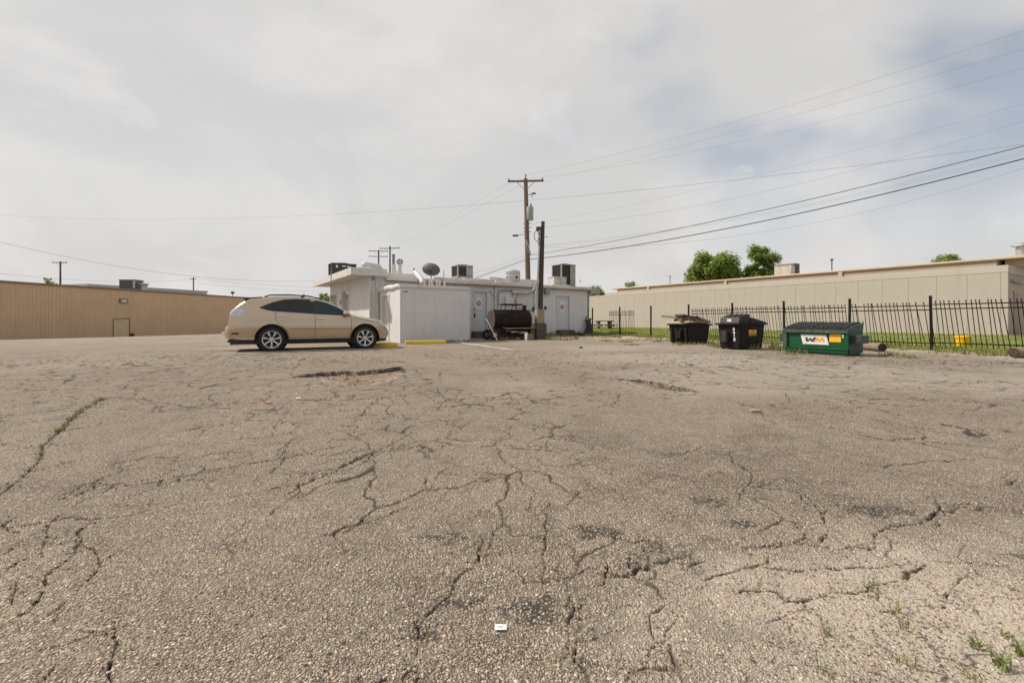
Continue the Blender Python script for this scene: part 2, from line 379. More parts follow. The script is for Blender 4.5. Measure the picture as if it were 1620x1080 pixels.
crack(1080, [(900, 630), (1060, 650), (1170, 655)], .7); crack(1080, [(1020, 670), (970, 715), (940, 750), (930, 790), (830, 785)], .8)
crack(1080, [(440, 800), (360, 830), (300, 850)], 1.2); crack(1080, [(780, 800), (710, 812)], 1.5); crack(1080, [(800, 830), (900, 860), (955, 860)], .9)
crack(1080, [(1190, 355), (1150, 375)], .9); crack(1080, [(950, 25), (1060, 8)], .6); crack(1080, [(0, 265), (70, 240)], .7)
crack(1080, [(430, 400), (490, 470), (500, 500)], .7); crack(1080, [(930, 455), (935, 480)], 1.0)
crack(1080, [(380, 140), (520, 170), (640, 195), (740, 215), (880, 205)], .8)

def make_ground():
    NC, NR = 1000, 860
    inv = np.linspace(1/0.62, 1/34.0, NR); ys = 1/inv
    ys = np.sort(np.concatenate([ys, np.arange(5.6, 8.9, .03)])); ys = np.concatenate([ys, [38, 44, 52, 62, 75, 95, 130, 200, 400, 1000, 3500]])
    t = np.linspace(-1, 1, NC); t = 1.62*(0.78*t+0.22*t**3)
    Y, T = np.meshgrid(ys, t, indexing='ij'); X = T*(Y+.55)
    nr = len(ys)
    # cracks traced in plan
    dist = np.full(X.shape, 9.0)
    rr = random.Random(3)
    iy_all = Y[:, 0]
    for pts, wd in CR:
        g = [gnd(*p) for p in pts]; poly = []
        for a, b in zip(g[:-1], g[1:]):
            ln = (b-a).length; n = max(2, int(ln/max(.03, .012*a.y)))
            n = min(n, 14)
            nrm = Vector((-(b-a).y, (b-a).x, 0)).normalized()
            for i in range(n):
                f = i/n; poly.append(a.lerp(b, f)+nrm*rr.uniform(-.07, .07)*ln/ max(1, n**.5)*(0 if i == 0 else 1))
        poly.append(g[-1]); m = len(poly)
        for i in range(m-1):
            a, b = poly[i], poly[i+1]
            wdt = wd*rr.uniform(.55, 1.25)*(.5 if i < 1 or i > m-3 else 1)
            pad = .05*wd+.03
            r0 = np.searchsorted(iy_all, min(a.y, b.y)-pad); r1 = np.searchsorted(iy_all, max(a.y, b.y)+pad)
            if r1 <= r0: continue
            xs = X[r0:r1]; yy = Y[r0:r1]
            xm = xs.mean(0); c0 = 0; c1 = NC
            k = np.where((xs.max(0) > min(a.x, b.x)-pad) & (xs.min(0) < max(a.x, b.x)+pad))[0]
            if len(k) == 0: continue
            c0, c1 = k[0], k[-1]+1
            xs = xs[:, c0:c1]; yy = yy[:, c0:c1]
            dx, dy = b.x-a.x, b.y-a.y; q = dx*dx+dy*dy+1e-9
            f = np.clip(((xs-a.x)*dx+(yy-a.y)*dy)/q, 0, 1)
            d = np.hypot(xs-a.x-f*dx, (yy-a.y-f*dy)*np.clip(1.25-.25*yy, .5, 1))/wdt
            dist[r0:r1, c0:c1] = np.minimum(dist[r0:r1, c0:c1], d)
    dist = dist + .010*(fbm(X*40, Y*40, 5, 2)-.5)
    # crack width grows a little with distance so that the open joints stay as open as they are
    wide = .0031+.0018*np.clip(Y-1.5, 0, 7)
    crk = 1-sstep(wide*.55, wide*1.35, dist)
    # fine alligator cracking in patches
    wx = X+.11*(fbm(X*3.3, Y*3.3, 31, 3)-.5)*2; wy = Y+.11*(fbm(X*3.3, Y*3.3, 47, 3)-.5)*2
    wx = wx+.018*(fbm(X*17, Y*17, 131, 2)-.5)*2; wy = wy+.018*(fbm(X*17, Y*17, 147, 2)-.5)*2
    e1 = worley_edge(wx*1.9, wy*1.5, 3); e2 = worley_edge(wx*4.2+3, wy*3.2, 8); e3 = worley_edge(wx*.85+7, wy*.6+2, 14)
    patch = sstep(.36, .5, fbm(X*.42+3.1, Y*.42+1.7, 71, 3)); patch2 = sstep(.43, .55, fbm(X*.6+8, Y*.6, 83, 3))
    fade = 1-sstep(9, 16, Y)
    w1 = .015+.0045*np.clip(Y-2, 0, 9)
    fine = (1-sstep(w1*.5, w1*1.6, e1))*patch*(.35+.65*(fbm(X*2, Y*2, 12, 2) > .5))*fade
    fine2 = (1-sstep(w1*.7, w1*2.2, e2))*patch2*(.3+.7*(fbm(X*3, Y*3, 15, 2) > .47))*fade
    w3 = .28*w1; fine3 = (1-sstep(w3*.5, w3*1.5, e3))*(.15+.85*sstep(.42, .5, fbm(X*1.1, Y*1.1, 18, 2)))*fade
    fine = np.maximum(fine, fine3)
    crk = np.maximum(crk, np.maximum(.88*fine, .72*fine2))
    # broken-out hollows
    dirt = np.zeros_like(X); hole = np.zeros_like(X); rims = np.zeros_like(X)
    def hollow(px_poly, depth, nfar=3):
        nonlocal dirt, hole, rims
        g = np.array([[gnd(*p).x, gnd(*p).y] for p in px_poly])
        rws = (iy_all > g[:, 1].min()-1) & (iy_all < g[:, 1].max()+1); r0, r1 = np.where(rws)[0][[0, -1]]
        xs = X[r0:r1+1]+.22*(fbm(X[r0:r1+1]*4, Y[r0:r1+1]*4, 91, 4)-.5); yy = Y[r0:r1+1]+.5*(fbm(X[r0:r1+1]*4, Y[r0:r1+1]*4, 95, 4)-.5)
        inside = np.zeros(xs.shape, bool); dmin = np.full(xs.shape, 9.); dnear = np.full(xs.shape, 9.); dfar = np.full(xs.shape, 9.)
        for ei, (a, b) in enumerate(zip(g, np.roll(g, -1, 0))):
            c = ((a[1] > yy) != (b[1] > yy)) & (xs < (b[0]-a[0])*(yy-a[1])/(b[1]-a[1]+1e-9)+a[0]); inside ^= c
            dx, dy = b-a; f = np.clip(((xs-a[0])*dx+(yy-a[1])*dy)/(dx*dx+dy*dy+1e-9), 0, 1)
            de = np.hypot(xs-a[0]-f*dx, yy-a[1]-f*dy); dmin = np.minimum(dmin, de)
            if ei < nfar: dfar = np.minimum(dfar, de)
            else: dnear = np.minimum(dnear, de)
        sd = np.where(inside, dmin, -dmin)
        far = sstep(0, .03, sd)
        hole[r0:r1+1] = np.maximum(hole[r0:r1+1], far*depth*(.12+.88*sstep(.0, .75, dnear)))
        dirt[r0:r1+1] = np.maximum(dirt[r0:r1+1], sstep(.0, .07, sd))
        rim = sstep(-.012, .0, sd)*(1-sstep(.025, .07, sd))*(.25+.75*(1-sstep(.05, .16, dfar)))*(.35+.65*sstep(.2, .4, fbm(xs*9, yy*9, 97, 2))); rims[r0:r1+1] = np.maximum(rims[r0:r1+1], rim)
    hollow([(452, 598), (500, 590), (560, 586), (600, 584), (636, 580), (640, 590), (625, 600), (600, 607), (560, 611), (520, 606), (490, 600)], .075, 5)
    hollow([(962, 597), (1000, 600), (1050, 605), (1090, 614), (1108, 621), (1085, 624), (1050, 619), (1010, 613), (985, 606)], .075, 4)
    hollow([(1505, 677), (1525, 676), (1545, 681), (1520, 684)], .02)
    crk = np.maximum(crk, rims*.9)
    # sandy dirt along the fence and in the near right corner
    fs = (X-FP.x)*FD.y-(Y-FP.y)*FD.x           # distance to the fence, lot side negative
    edge = sstep(-3.4, -.8, fs+1.6*(fbm(X*.5, Y*.5, 13, 3)-.5)*2)*(Y > 6)
    g0 = gnd(1460, 1010)
    corner = sstep(1.25, .35, np.hypot((X-1.55)*.75, (Y-1.22)*1.35)+.9*(fbm(X*2.6, Y*2.6, 23, 4)-.5))
    sandy = np.maximum(.85*edge, corner*.95)
    spots = sstep(.63, .78, fbm(X*.33+2, Y*.5, 29, 4))*.3
    dirt = np.maximum(dirt, np.maximum(sandy, spots*(Y > 3)))
    tn = .55*fbm(X*1.5+4, Y*1.15, 61, 4)+.45*fbm(X*7, Y*7, 63, 4)
    tar = .8*sstep(.50, .66, tn)*sstep(-1.2, .5, X)*(1-sstep(3.5, 7.5, Y))
    tar = np.maximum(tar, .5*sstep(.54, .70, .6*fbm(X*.8+9, Y*.8, 67, 4)+.4*fbm(X*6, Y*6, 69, 4))*(1-sstep(7, 12, Y)))
    blot = np.zeros_like(X)
    for (px, py, rx_, ry_, k_) in ((1130, 875, .30, .16, 1), (1020, 885, .2, .10, .6), (1215, 930, .24, .13, 1), (1170, 985, .26, .10, 1), (860, 965, .20, .10, .9), (740, 950, .12, .06, .8), (1390, 806, .26, .10, .9), (1120, 792, .2, .1, .7),
                                   (1290, 860, .2, .08, .7), (980, 990, .2, .08, .8), (700, 850, .15, .08, .6), (1240, 760, .2, .1, .6), (1060, 720, .25, .14, .6), (940, 840, .18, .1, .7), (1180, 830, .16, .08, .8), (660, 1000, .1, .06, .6)):
        g_ = gnd(px, py); blot = np.maximum(blot, k_*np.exp(-((X-g_.x)/rx_)**2-((Y-g_.y)/ry_)**2))
    tn2 = .4*fbm(X*7, Y*7, 161, 4)+.6*fbm(X*26, Y*26, 163, 3)
    tar = np.maximum(.5*tar, sstep(.55, .75, blot*.5+tn2*.75)*(blot > .04))
    tar = tar*(1-.9*np.clip(sandy, 0, 1))
    pale = sstep(.5, .75, fbm(X*.22+5, Y*.28+2, 41, 4))*sstep(.5, 3, X)
    moss = (1-sstep(.008, .03, dist+.03*(fbm(X*14, Y*14, 35, 2)-.5)))*sstep(.48, .66, fbm(X*2.2, Y*2.2, 33, 3))*(X < -3.0)*(Y > 2.6)
    # relief
    Z = ground_z(X, Y)
    Z = Z+(.016*(fbm(X*.7, Y*.7, 2, 3)-.5)+.006*(fbm(X*5, Y*5, 6, 3)-.5)*(1-sstep(8, 15, Y)))*(1-sstep(25, 34, Y))
    near = 1-sstep(5, 9, Y)
    Z = Z+.0045*(fbm(X*45, Y*45, 21, 2)-.5)*near*(1-.7*np.clip(corner, 0, 1))
    Z = Z-.018*crk*(dist < .1)-.006*np.maximum(fine, fine2)-hole
    Z = Z+.004*sstep(.10, .0, dist)*(1-crk)*(fbm(X*4, Y*4, 77, 2)-.35)*near
    hz = -.012*sstep(.2, .7, corner)*(1-crk)
    Z = Z+hz
    nv = X.size
    co = np.stack([X.ravel(), Y.ravel(), Z.ravel()], 1).astype(np.float32)
    idx = np.arange(nv).reshape(nr, NC)
    q = np.stack([idx[:-1, :-1], idx[:-1, 1:], idx[1:, 1:], idx[1:, :-1]], -1).reshape(-1, 4)
    me = bpy.data.meshes.new('ground'); me.vertices.add(nv); me.vertices.foreach_set('co', co.ravel())
    me.loops.add(q.size); me.loops.foreach_set('vertex_index', q.ravel().astype(np.int32))
    me.polygons.add(len(q)); me.polygons.foreach_set('loop_start', np.arange(0, q.size, 4, dtype=np.int32))
    me.update(calc_edges=True)
    me.polygons.foreach_set('use_smooth', np.ones(len(q), bool))
    for nm, arr in (('crack', crk), ('dirt', dirt), ('tar', tar), ('pale', pale), ('moss', moss), ('hole', hole/.02*(1-rims))):
        a = me.attributes.new(nm, 'FLOAT', 'POINT'); a.data.foreach_set('value', np.clip(arr, 0, 1).ravel().astype(np.float32))
    o = link('ground', me); struct(o); o['label'] = 'cracked, weathered asphalt lot with exposed aggregate'
    # material
    m = bpy.data.materials.new('asphalt'); m.use_nodes = True; t = m.node_tree; n = t.nodes; l = t.links; b = n['Principled BSDF']
    b.inputs['Roughness'].default_value = .9; b.inputs['Specular IOR Level'].default_value = .25
    tcn = n.new('ShaderNodeTexCoord')
    def attr(nm): a = n.new('ShaderNodeAttribute'); a.attribute_name = nm; return a.outputs['Fac']
    def mixc(f, a, c, blend='MIX'):
        x = n.new('ShaderNodeMix'); x.data_type = 'RGBA'; x.blend_type = blend
        if isinstance(f, (int, float)): x.inputs['Factor'].default_value = f
        else: l.new(f, x.inputs['Factor'])
        for i, v in ((6, a), (7, c)):
            if isinstance(v, tuple): x.inputs[i].default_value = (*v, 1)
            else: l.new(v, x.inputs[i])
        return x.outputs[2]
    def mth(op, a, c=None, d=None):
        x = n.new('ShaderNodeMath'); x.operation = op
        for i, v in enumerate((a, c, d)):
            if v is None: continue
            if isinstance(v, (int, float)): x.inputs[i].default_value = v
            else: l.new(v, x.inputs[i])
        return x.outputs[0]
    def mr(v, a, c, d=0., e=1.):
        x = n.new('ShaderNodeMapRange'); l.new(v, x.inputs[0]); x.inputs[1].default_value = a; x.inputs[2].default_value = c
        x.inputs[3].default_value = d; x.inputs[4].default_value = e; return x.outputs[0]
    def noise(s, d=4, r=.6):
        x = n.new('ShaderNodeTexNoise'); x.inputs['Scale'].default_value = s; x.inputs['Detail'].default_value = d; x.inputs['Roughness'].default_value = r
        l.new(tcn.outputs['Object'], x.inputs['Vector']); return x.outputs['Fac']
    warp = n.new('ShaderNodeTexNoise'); warp.inputs['Scale'].default_value = 38; l.new(tcn.outputs['Object'], warp.inputs['Vector'])
    vm = n.new('ShaderNodeVectorMath'); vm.operation = 'MULTIPLY_ADD'; l.new(warp.outputs['Color'], vm.inputs[0]); vm.inputs[1].default_value = (.02, .02, 0)
    l.new(tcn.outputs['Object'], vm.inputs[2])
    def vor(scale):
        x = n.new('ShaderNodeTexVoronoi'); x.voronoi_dimensions = '2D'; x.inputs['Scale'].default_value = scale; l.new(vm.outputs[0], x.inputs['Vector']); return x
    v1 = vor(96); v2 = vor(200)
    def ramp(v, stops):
        x = n.new('ShaderNodeValToRGB'); e = x.color_ramp.elements
        while len(e) < len(stops): e.new(.5)
        for k, (p, c) in enumerate(stops): e[k].position = p; e[k].color = (*c, 1)
        l.new(v, x.inputs[0]); return x.outputs[0]
    def rv(x):
        s_ = n.new('ShaderNodeSeparateColor'); l.new(x.outputs['Color'], s_.inputs[0]); return s_.outputs[0], s_.outputs[1]
    r1, g1 = rv(v1); r2, g2 = rv(v2)
    stone = ramp(r1, [(0, (.17, .135, .105)), (.25, (.32, .26, .20)), (.5, (.42, .35, .275)), (.75, (.51, .435, .35)), (.88, (.44, .32, .225)), (.955, (.58, .52, .44)), (1, (.70, .65, .57))])
    stone2 = ramp(r2, [(0, (.16, .135, .11)), (.5, (.33, .275, .22)), (.85, (.45, .39, .32)), (1, (.58, .52, .45))])
    is_big = mth('MULTIPLY', mr(v1.outputs['Distance'], .52, .36), mr(g1, .30, .36))
    binder = mixc(mr(v2.outputs['Distance'], .55, .35), (.072, .057, .044), stone2)
    col = mixc(is_big, binder, stone)
    big = noise(.55, 5, .6); mid = noise(3.5, 5, .65)
    col = mixc(mr(big, .35, .68), mixc(1.0, col, (1.06, 1.04, 1.01), 'MULTIPLY'), mixc(1.0, col, (1.34, 1.29, 1.22), 'MULTIPLY'))
    col = mixc(mr(mid, .40, .62, 0, .5), col, mixc(1.0, col, (.76, .74, .73), 'MULTIPLY'))
    # fine dust lying between the stones
    dust = mth('MULTIPLY', mr(noise(9, 5, .7), .44, .70), .5)
    col = mixc(mth('MULTIPLY', dust, mr(is_big, 0, 1, 1, .35)), col, (.36, .295, .225))
    tarf = attr('tar'); gap = mr(is_big, 0, 1, 1, .12)
    col = mixc(mth('MULTIPLY', mth('MULTIPLY', tarf, gap), .88), col, (.045, .04, .036))
    col = mixc(mth('MULTIPLY', attr('pale'), .5), col, (.47, .415, .35))
    sand = mixc(mr(noise(14, 6, .75), .3, .7), (.40, .34, .27), (.52, .455, .375))
    col = mixc(mth('MULTIPLY', attr('dirt'), mr(is_big, 0, 1, .74, .32)), col, sand)
    col = mixc(mth('MULTIPLY', attr('hole'), .85), col, mixc(mr(noise(6, 5, .7), .35, .65), (.155, .105, .07), (.25, .175, .12)))
    col = mixc(mth('MULTIPLY', attr('moss'), .6), col, (.19, .18, .06))
    col = mixc(mth('MULTIPLY', attr('crack'), .94), col, (.028, .021, .016))
    l.new(col, b.inputs['Base Color'])
    h = mth('ADD', mth('MULTIPLY', mr(v1.outputs['Distance'], .55, .1), mth('MULTIPLY', is_big, 1.0)), mth('MULTIPLY', mr(v2.outputs['Distance'], .6, .1), .4))
    h = mth('ADD', h, mth('MULTIPLY', noise(300, 3), .25))
    bp = n.new('ShaderNodeBump'); bp.inputs['Strength'].default_value = 1.0; bp.inputs['Distance'].default_value = .008
    l.new(mth('MULTIPLY', h, mr(attr('dirt'), 0, 1, 1, .4)), bp.inputs['Height']); l.new(bp.outputs[0], b.inputs['Normal'])
    me.materials.append(m)
    return o
make_ground()

# ------------------------------------------------------------------ grass strip, path, parking lines
def strip_mesh(name, a, b, width, material, lift=.006, n=24, wob=0.0):
    a = Vector(a[:2]); b = Vector(b[:2]); d = (b-a).normalized(); nn = Vector((-d.y, d.x)); mb = MB(); vs = []
    for i in range(n+1):
        p = a.lerp(b, i/n)
        for sgn in (-1, 1):
            q = p+nn*sgn*(width/2+rnd.uniform(-wob, wob)); vs.append((q.x, q.y, gz(q.x, q.y)+lift))
    mb.add(vs, [(2*i, 2*i+2, 2*i+3, 2*i+1) for i in range(n)])
    return mb.build(name, material)
for (a, b, wd) in (((338, 560.5), (633, 551), .11), ((340, 552.5), (430, 548), .11), ((300, 559.5), (400, 557.8), .0), ((340, 545), (420, 541.8), .11), ((318, 541), (398, 538), .11), ((722, 541.8), (810, 554.2), .12)):
    if wd == 0: continue
    o = strip_mesh('parking_line', gnd(*a), gnd(*b), wd, 'line_paint', .018, 30, .008); struct(o)

def Fpt(s, off=0.0):       # point on the fence line, off > 0 towards the grass
    n = Vector((FD.y, -FD.x)); p = FP+FD*s+n*off; return p
def Wpt(s, off=0.0):
    n = Vector((-WD.y, WD.x)); p = WP+WD*s+n*off; return p      # off > 0 towards the lot
def make_grass():
    mb = MB(); n, m = 70, 26; vs = []
    for i in range(n+1):
        f = i/n
        a = Fpt(-9+f*37, -.1+.45*(random.Random(i).random()-.5)); b = Wpt(-12+f*58, .02)
        for j in range(m+1):
            g = (j/m)**1.3; p = a.lerp(b, g); vs.append((p.x, p.y, .012+.05*min(1, g*8)+.015*math.sin(p.x*3.1)*math.sin(p.y*2.7)))
    mb.add(vs, [(i*(m+1)+j, (i+1)*(m+1)+j, (i+1)*(m+1)+j+1, i*(m+1)+j+1) for i in range(n) for j in range(m)])
    mt = mat('turf', (.12, .16, .03), .95, col2=(.20, .20, .055), nscale=1.5, bump=.8, bscale=60)
    o = mb.build('grass', 'turf', smooth=True); tag(o, 'mown green grass between the black fence and the tan building', 'grass', kind='stuff')
    return o
make_grass()
def blades(mb, x, y, z, h, lean, w_, rr):
    a = rr.uniform(0, 6.283); d = Vector((math.cos(a), math.sin(a), 0)); sd = Vector((-d.y, d.x, 0))*w_
    p = Vector((x, y, z)); m1 = p+d*lean*.35+Vector((0, 0, h*.6)); tip = p+d*lean+Vector((0, 0, h))
    mb.add([p-sd, p+sd, m1+sd*.7, m1-sd*.7, tip], [(0, 1, 2, 3), (3, 2, 4)])
mb = MB(); rr = random.Random(11)
for k in range(42000):
    f = rr.random(); g = rr.random()**1.5
    p = Fpt(-7+f*34, .0).lerp(Wpt(-9+f*54, .1), g)
    blades(mb, p.x, p.y, .03, rr.uniform(.05, .13), rr.uniform(.01, .06), .006+.0004*p.y, rr)
tag(mb.build('grass_blades', 'grass_blade'), 'short blades of green grass beyond the black fence', 'grass', kind='stuff')
o = strip_mesh('path', at(1225, 534, 24.5), at(1700, 539.5, 19.2), .42, 'path_pale', .085, 20, .01); struct(o)

# weeds that creep out of the lot's edge, the walls' feet and the dumpsters' feet
mb = MB(); md = MB(); rr = random.Random(12)
def weed(x, y, n, h, sp):
    for _ in range(n):
        a = rr.uniform(0, 6.283); q = sp*rr.random()**.7
        blades(md if rr.random() < .3 else mb, x+q*math.cos(a), y+q*math.sin(a), gz(x, y)-.005, h*rr.uniform(.5, 1.2), h*rr.uniform(.1, .6), .007+.0003*y, rr)
for k in range(230):
    p = Fpt(rr.uniform(-6, 21), -abs(rr.gauss(0, .75))+.15); weed(p.x, p.y, 16, rr.uniform(.06, .2), rr.uniform(.1, .35))
for k in range(170):
    p = Fpt(rr.uniform(1, 20), -rr.uniform(.6, 2.9)**1.05); weed(p.x, p.y, 14, rr.uniform(.04, .11), rr.uniform(.12, .4))
wc = Vector((-6.15, 19.8))
for k in range(90):
    s = rr.uniform(6.9, 13.4); p = wc+U*s+V*(-rr.uniform(.05, .9)); weed(p.x, p.y, 18, rr.uniform(.08, .28), rr.uniform(.1, .3))
for k in range(26):
    s = rr.uniform(.3, 3.3); p = Vector((-4.36, 17.74))+U*s-V*rr.uniform(.05, .15); weed(p.x, p.y, 8, rr.uniform(.04, .12), .08)
for (px, py, n, h) in ((612, 548, 40, .12), (600, 546, 30, .12), (640, 541, 25, .1), (1131, 548, 60, .22), (1140, 550, 40, .2), (1186, 552, 60, .2), (1200, 553, 30, .14), (1226, 551, 50, .24), (1262, 559, 45, .16), (1255, 561, 30, .12),
        (1100, 546, 40, .14), (1075, 546, 40, .14), (1410, 563, 60, .14), (1440, 566, 50, .1), (1560, 562, 50, .12), (1590, 563, 50, .12), (1235, 555, 40, .2), (990, 541, 60, .1), (1040, 541, 60, .1), (1000, 546, 60, .08), (960, 540, 60, .1), (798, 536, 60, .14), (812, 537, 60, .12), (826, 536, 50, .12), (868, 537, 60, .2), (878, 538, 60, .2), (895, 538, 50, .14), (788, 537, 40, .1), (910, 537, 40, .16)):
    g = gnd(px, py); weed(g.x, g.y, n, h, .3)
c1 = [gnd(a/2.25, 600+b/2.25) for a, b in [(370, 65), (330, 90), (290, 110), (245, 150), (210, 185)]]
for k in range(22):
    i = rr.randrange(4); p = c1[i].lerp(c1[i+1], rr.random()); weed(p.x, p.y, 7, .035, .03)
for (px, py) in ((1308, 998), (1430, 988), (1300, 1055), (1420, 962), (1440, 1046), (1540, 1068), (1375, 926)):
    g = gnd(px, py)
    for _ in range(16): blades(mb, g.x+rr.gauss(0, .012), g.y+rr.gauss(0, .012), -.01, rr.uniform(.01, .035), rr.uniform(.005, .03), .0016, rr)
tag(mb.build('weeds', 'weed_blade'), 'low weeds sprouting along the lot edges, walls and cracks', 'weeds', kind='stuff')
tag(md.build('dry_weeds', 'dry_blade'), 'dry straw-coloured weeds among the green along the lot edge', 'weeds', kind='stuff')
for (px, py, n, h, lab) in ((1582, 1046, 15, .045, 'largest green grass tuft in the near right corner of the lot'),
                            (1543, 1015, 10, .032, 'small green grass tuft left of the largest tuft in near corner'),
                            (1612, 1028, 10, .035, 'green grass tuft cut by the right edge of the picture'),
                            (1592, 1000, 7, .02, 'smallest thin grass tuft above the largest one in near corner')):
    g = gnd(px, py); mb = MB()
    for _ in range(n*2):
        blades(mb, rr.gauss(0, .008), rr.gauss(0, .008), -.012, rr.uniform(.5, 1.15)*h, rr.uniform(.3, 1.2)*h, .0022, rr)
    tag(mb.build('grass_tuft', 'weed_green', loc=g), lab, 'grass tuft', 'grass tufts in the near corner')

# ------------------------------------------------------------------ white building
BC = Vector((-6.15, 19.8, 0)); BLEN, BDEP, BH = 12.75, 8.0, 2.62
wb = thing('white_building', 'low white flat-roofed building with two back doors and a deep side eave', 'building', BC, RZ)
BP = BC.xy
def fx(px): return along(px, BP, U)
def fz(px, py):
    p = BP+U*fx(px); return CAM_H+(HY-py)/F*p.y
def sy(px): return along(px, BP, V)
def sz(px, py):
    p = BP+V*sy(px); return CAM_H+(HY-py)/F*p.y
D1 = (fx(747), fx(771.5)); D2 = (fx(880.5), fx(901.5)); DZ = .34
d1t = fz(759, 459.5); d2t = fz(891, 467.5)
front = wall_boxes(MB(), 'x', BLEN, -.1, BH, .2, [(*D1, DZ, d1t), (*D2, DZ, d2t)])
front.box(.2, .66, .002, .2, BH, 2.82); front.build('wall', 'white_paint', wb)
W1 = (sy(533), sy(522.5)); W2 = (sy(552.5), sy(540.5))
sidew = wall_boxes(MB(), 'y', BDEP, -.1, 2.82, .2, [(*W1, .75, sz(528, 465)), (*W2, .55, sz(546, 459))], a0=.2)
sidew.build('wall', 'white_paint', wb)
mb = MB(); mb.box(BLEN-.2, BLEN, .2, BDEP, -.1, BH); mb.box(.2, BLEN-.2, BDEP-.2, BDEP, -.1, BH); mb.build('wall', 'white_paint', wb)
for (a, b) in (W1, W2):
    top = sz(528, 465) if (a, b) == W1 else sz(546, 459); lo = .75 if (a, b) == W1 else .55
    fr = MB(); fw = .07
    fr.box(-.03, .1, a-.02, a+fw, lo-.02, top+.03); fr.box(-.03, .1, b-fw, b+.02, lo-.02, top+.03)
    fr.box(-.03, .1, a+fw, b-fw, lo-.02, lo+fw); fr.box(-.03, .1, a+fw, b-fw, top-fw, top+.03)
    wn_ = MB().box(.09, .13, a+fw, b-fw, lo+fw, top-fw).build('window', 'shop_glass', wb)
    fr.build('frame', 'white_trim', wn_, .008)
    MB().box(.05, .088, a+fw, a+fw+.12, lo+fw, top-fw-.6).build('curtain', 'dark_gap', wn_)
MB().box(-.012, 0, sy(538.5)-.12, sy(538.5)+.12, sz(536, 482), sz(536, 475)).build('sign', 'sign_red', wb)
for k, (d, top) in enumerate(((D1, d1t), (D2, d2t))):
    dr = MB().box(d[0]+.06, d[1]-.06, .06, .11, DZ+.02, top-.06).build('door', 'door_paint', wb, .006)
    fr = MB(); fr.box(d[0], d[0]+.06, -.03, .14, DZ, top); fr.box(d[1]-.06, d[1], -.03, .14, DZ, top); fr.box(d[0]+.06, d[1]-.06, -.03, .14, top-.06, top)
    fr.build('door_frame', 'white_trim', dr)
    hx = d[0]+.14
    if k == 0:
        MB().lathe([(.045, 0), (.045, .03), (.03, .06)], 12, Matrix.Translation((hx, .06, 1.42)) @ Matrix.Rotation(R(90), 4, 'X')).build('lock', 'ac_dark', dr)
        MB().box(hx-.05, hx+.05, .0, .06, 1.02, 1.22).build('handle', 'ac_dark', dr, .01)
    cxs = (d[0]+d[1])/2-.04; zz = 1.72 if k == 0 else 1.62
    MB().box(cxs-.15, cxs+.15, .052, .06, zz-.26, zz+.28).build('notice_paper', 'label_white', dr)
    oc = [(cxs+.135*math.cos(R(22.5+45*i)), zz+.135*math.sin(R(22.5+45*i))) for i in range(8)]
    sg = MB().prism(oc, .044, .051).build('notice', 'sign_red', dr)
    bars = MB()
    for q in (-.05, 0, .05): bars.box(cxs-.085, cxs+.085, .040, .0435, zz+q-.011, zz+q+.011)
    bars.build('notice_print', 'label_white', sg)
    MB().box(d[0]-.05, d[1]+.05, -.38, .04, -.05, DZ-.02).build('step', 'concrete_dark', wb, .02)
    MB().box(d[0]+.0, d[1]-.0, .04, .2, DZ-.02, DZ+.012).build('sill', 'concrete', wb)
# roof edge, soffit, fascia of the side eave
MB().box(.62, BLEN+.08, -.14, BDEP+.1, BH, BH+.07).build('roof', 'white_trim', wb, .01)
MB().box(.64, BLEN+.05, -.2, -.142, BH+.02, BH+.17).build('gutter', 'white_trim', wb, .015)
MB().box(.66, BLEN+.04, -.19, -.143, BH-.035, BH+.018).build('rusty_shadow_strip', 'rust', wb)  # rust-brown strip added as the shadow line and rust stains below the gutter
MB().box(.62, BLEN+.02, -.139, BDEP+.05, BH+.072, BH+.15).build('roof_deck', 'roof_white', wb)
ev = MB().box(-.86, .6, -.30, BDEP+.5, 2.822, 2.87).build('eave', 'soffit', wb)
fa = MB(); fa.box(-.92, -.862, -.36, BDEP+.5, 2.79, 3.10); fa.box(-.862, .62, -.36, -.302, 2.79, 3.10); fa.box(-.862, .6, -.302, BDEP+.5, 3.03, 3.07)
fa.build('fascia', 'white_trim', wb, .008)
MB().tube([(-.95, 3.35, .0+2.3), (-.95, 3.35, 3.25)], .018, 8).build('sign_bracket', 'grey_metal', wb)
MB().tube([(-.03, -.03, .02), (-.03, -.03, 2.78)], .045, 8).build('corner_trim', 'white_trim', wb)
MB().box(.22, .32, -.07, -.002, .05, 2.6).build('downpipe', 'white_trim', wb, .01)
MB().box(BLEN, BLEN+.75, -.18, .32, 2.42, 2.74).build('end_board', 'ac_beige', wb, .01)
MB().box(BLEN-.09, BLEN+.012, -.05, -.003, .0, 2.55).build('downpipe', 'grey_metal', wb, .01)
# cover battens over the front cladding joints
for k in range(11):
    x = 4.55+k*.78
    if any(d[0]-.05 < x < d[1]+.05 for d in (D1, D2)): continue
    MB().box(x-.012, x+.012, -.009, -.001, .1, BH-.02).build('batten', 'white_paint', wb)
# stepped parapets and patched ridges on the roof
MB().box(.66, 3.15, 2.4, 2.7, BH+.155, BH+.62).build('parapet', 'white_trim', wb, .02)
MB().box(3.2, 9.2, .55, .85, BH+.155, BH+.36).build('roof_curb', 'roof_white', wb, .05)
mb = MB()
for (a, b, c, d, e) in ((4.6, 6.9, .9, 1.9, .28), (6.3, 8.8, 2.0, 3.2, .3), (8.9, 11.3, 2.4, 4.2, .55), (3.0, 4.7, 1.6, 2.6, .2), (10.2, 12.2, .7, 1.6, .16)):
    mb.prism([(a, BH+.152), (b, BH+.152), (b-.35, BH+.15+e), (a+.45, BH+.15+e)], c, d, 'y')
mb.build('roof_patch', 'roof_white', wb, .04)
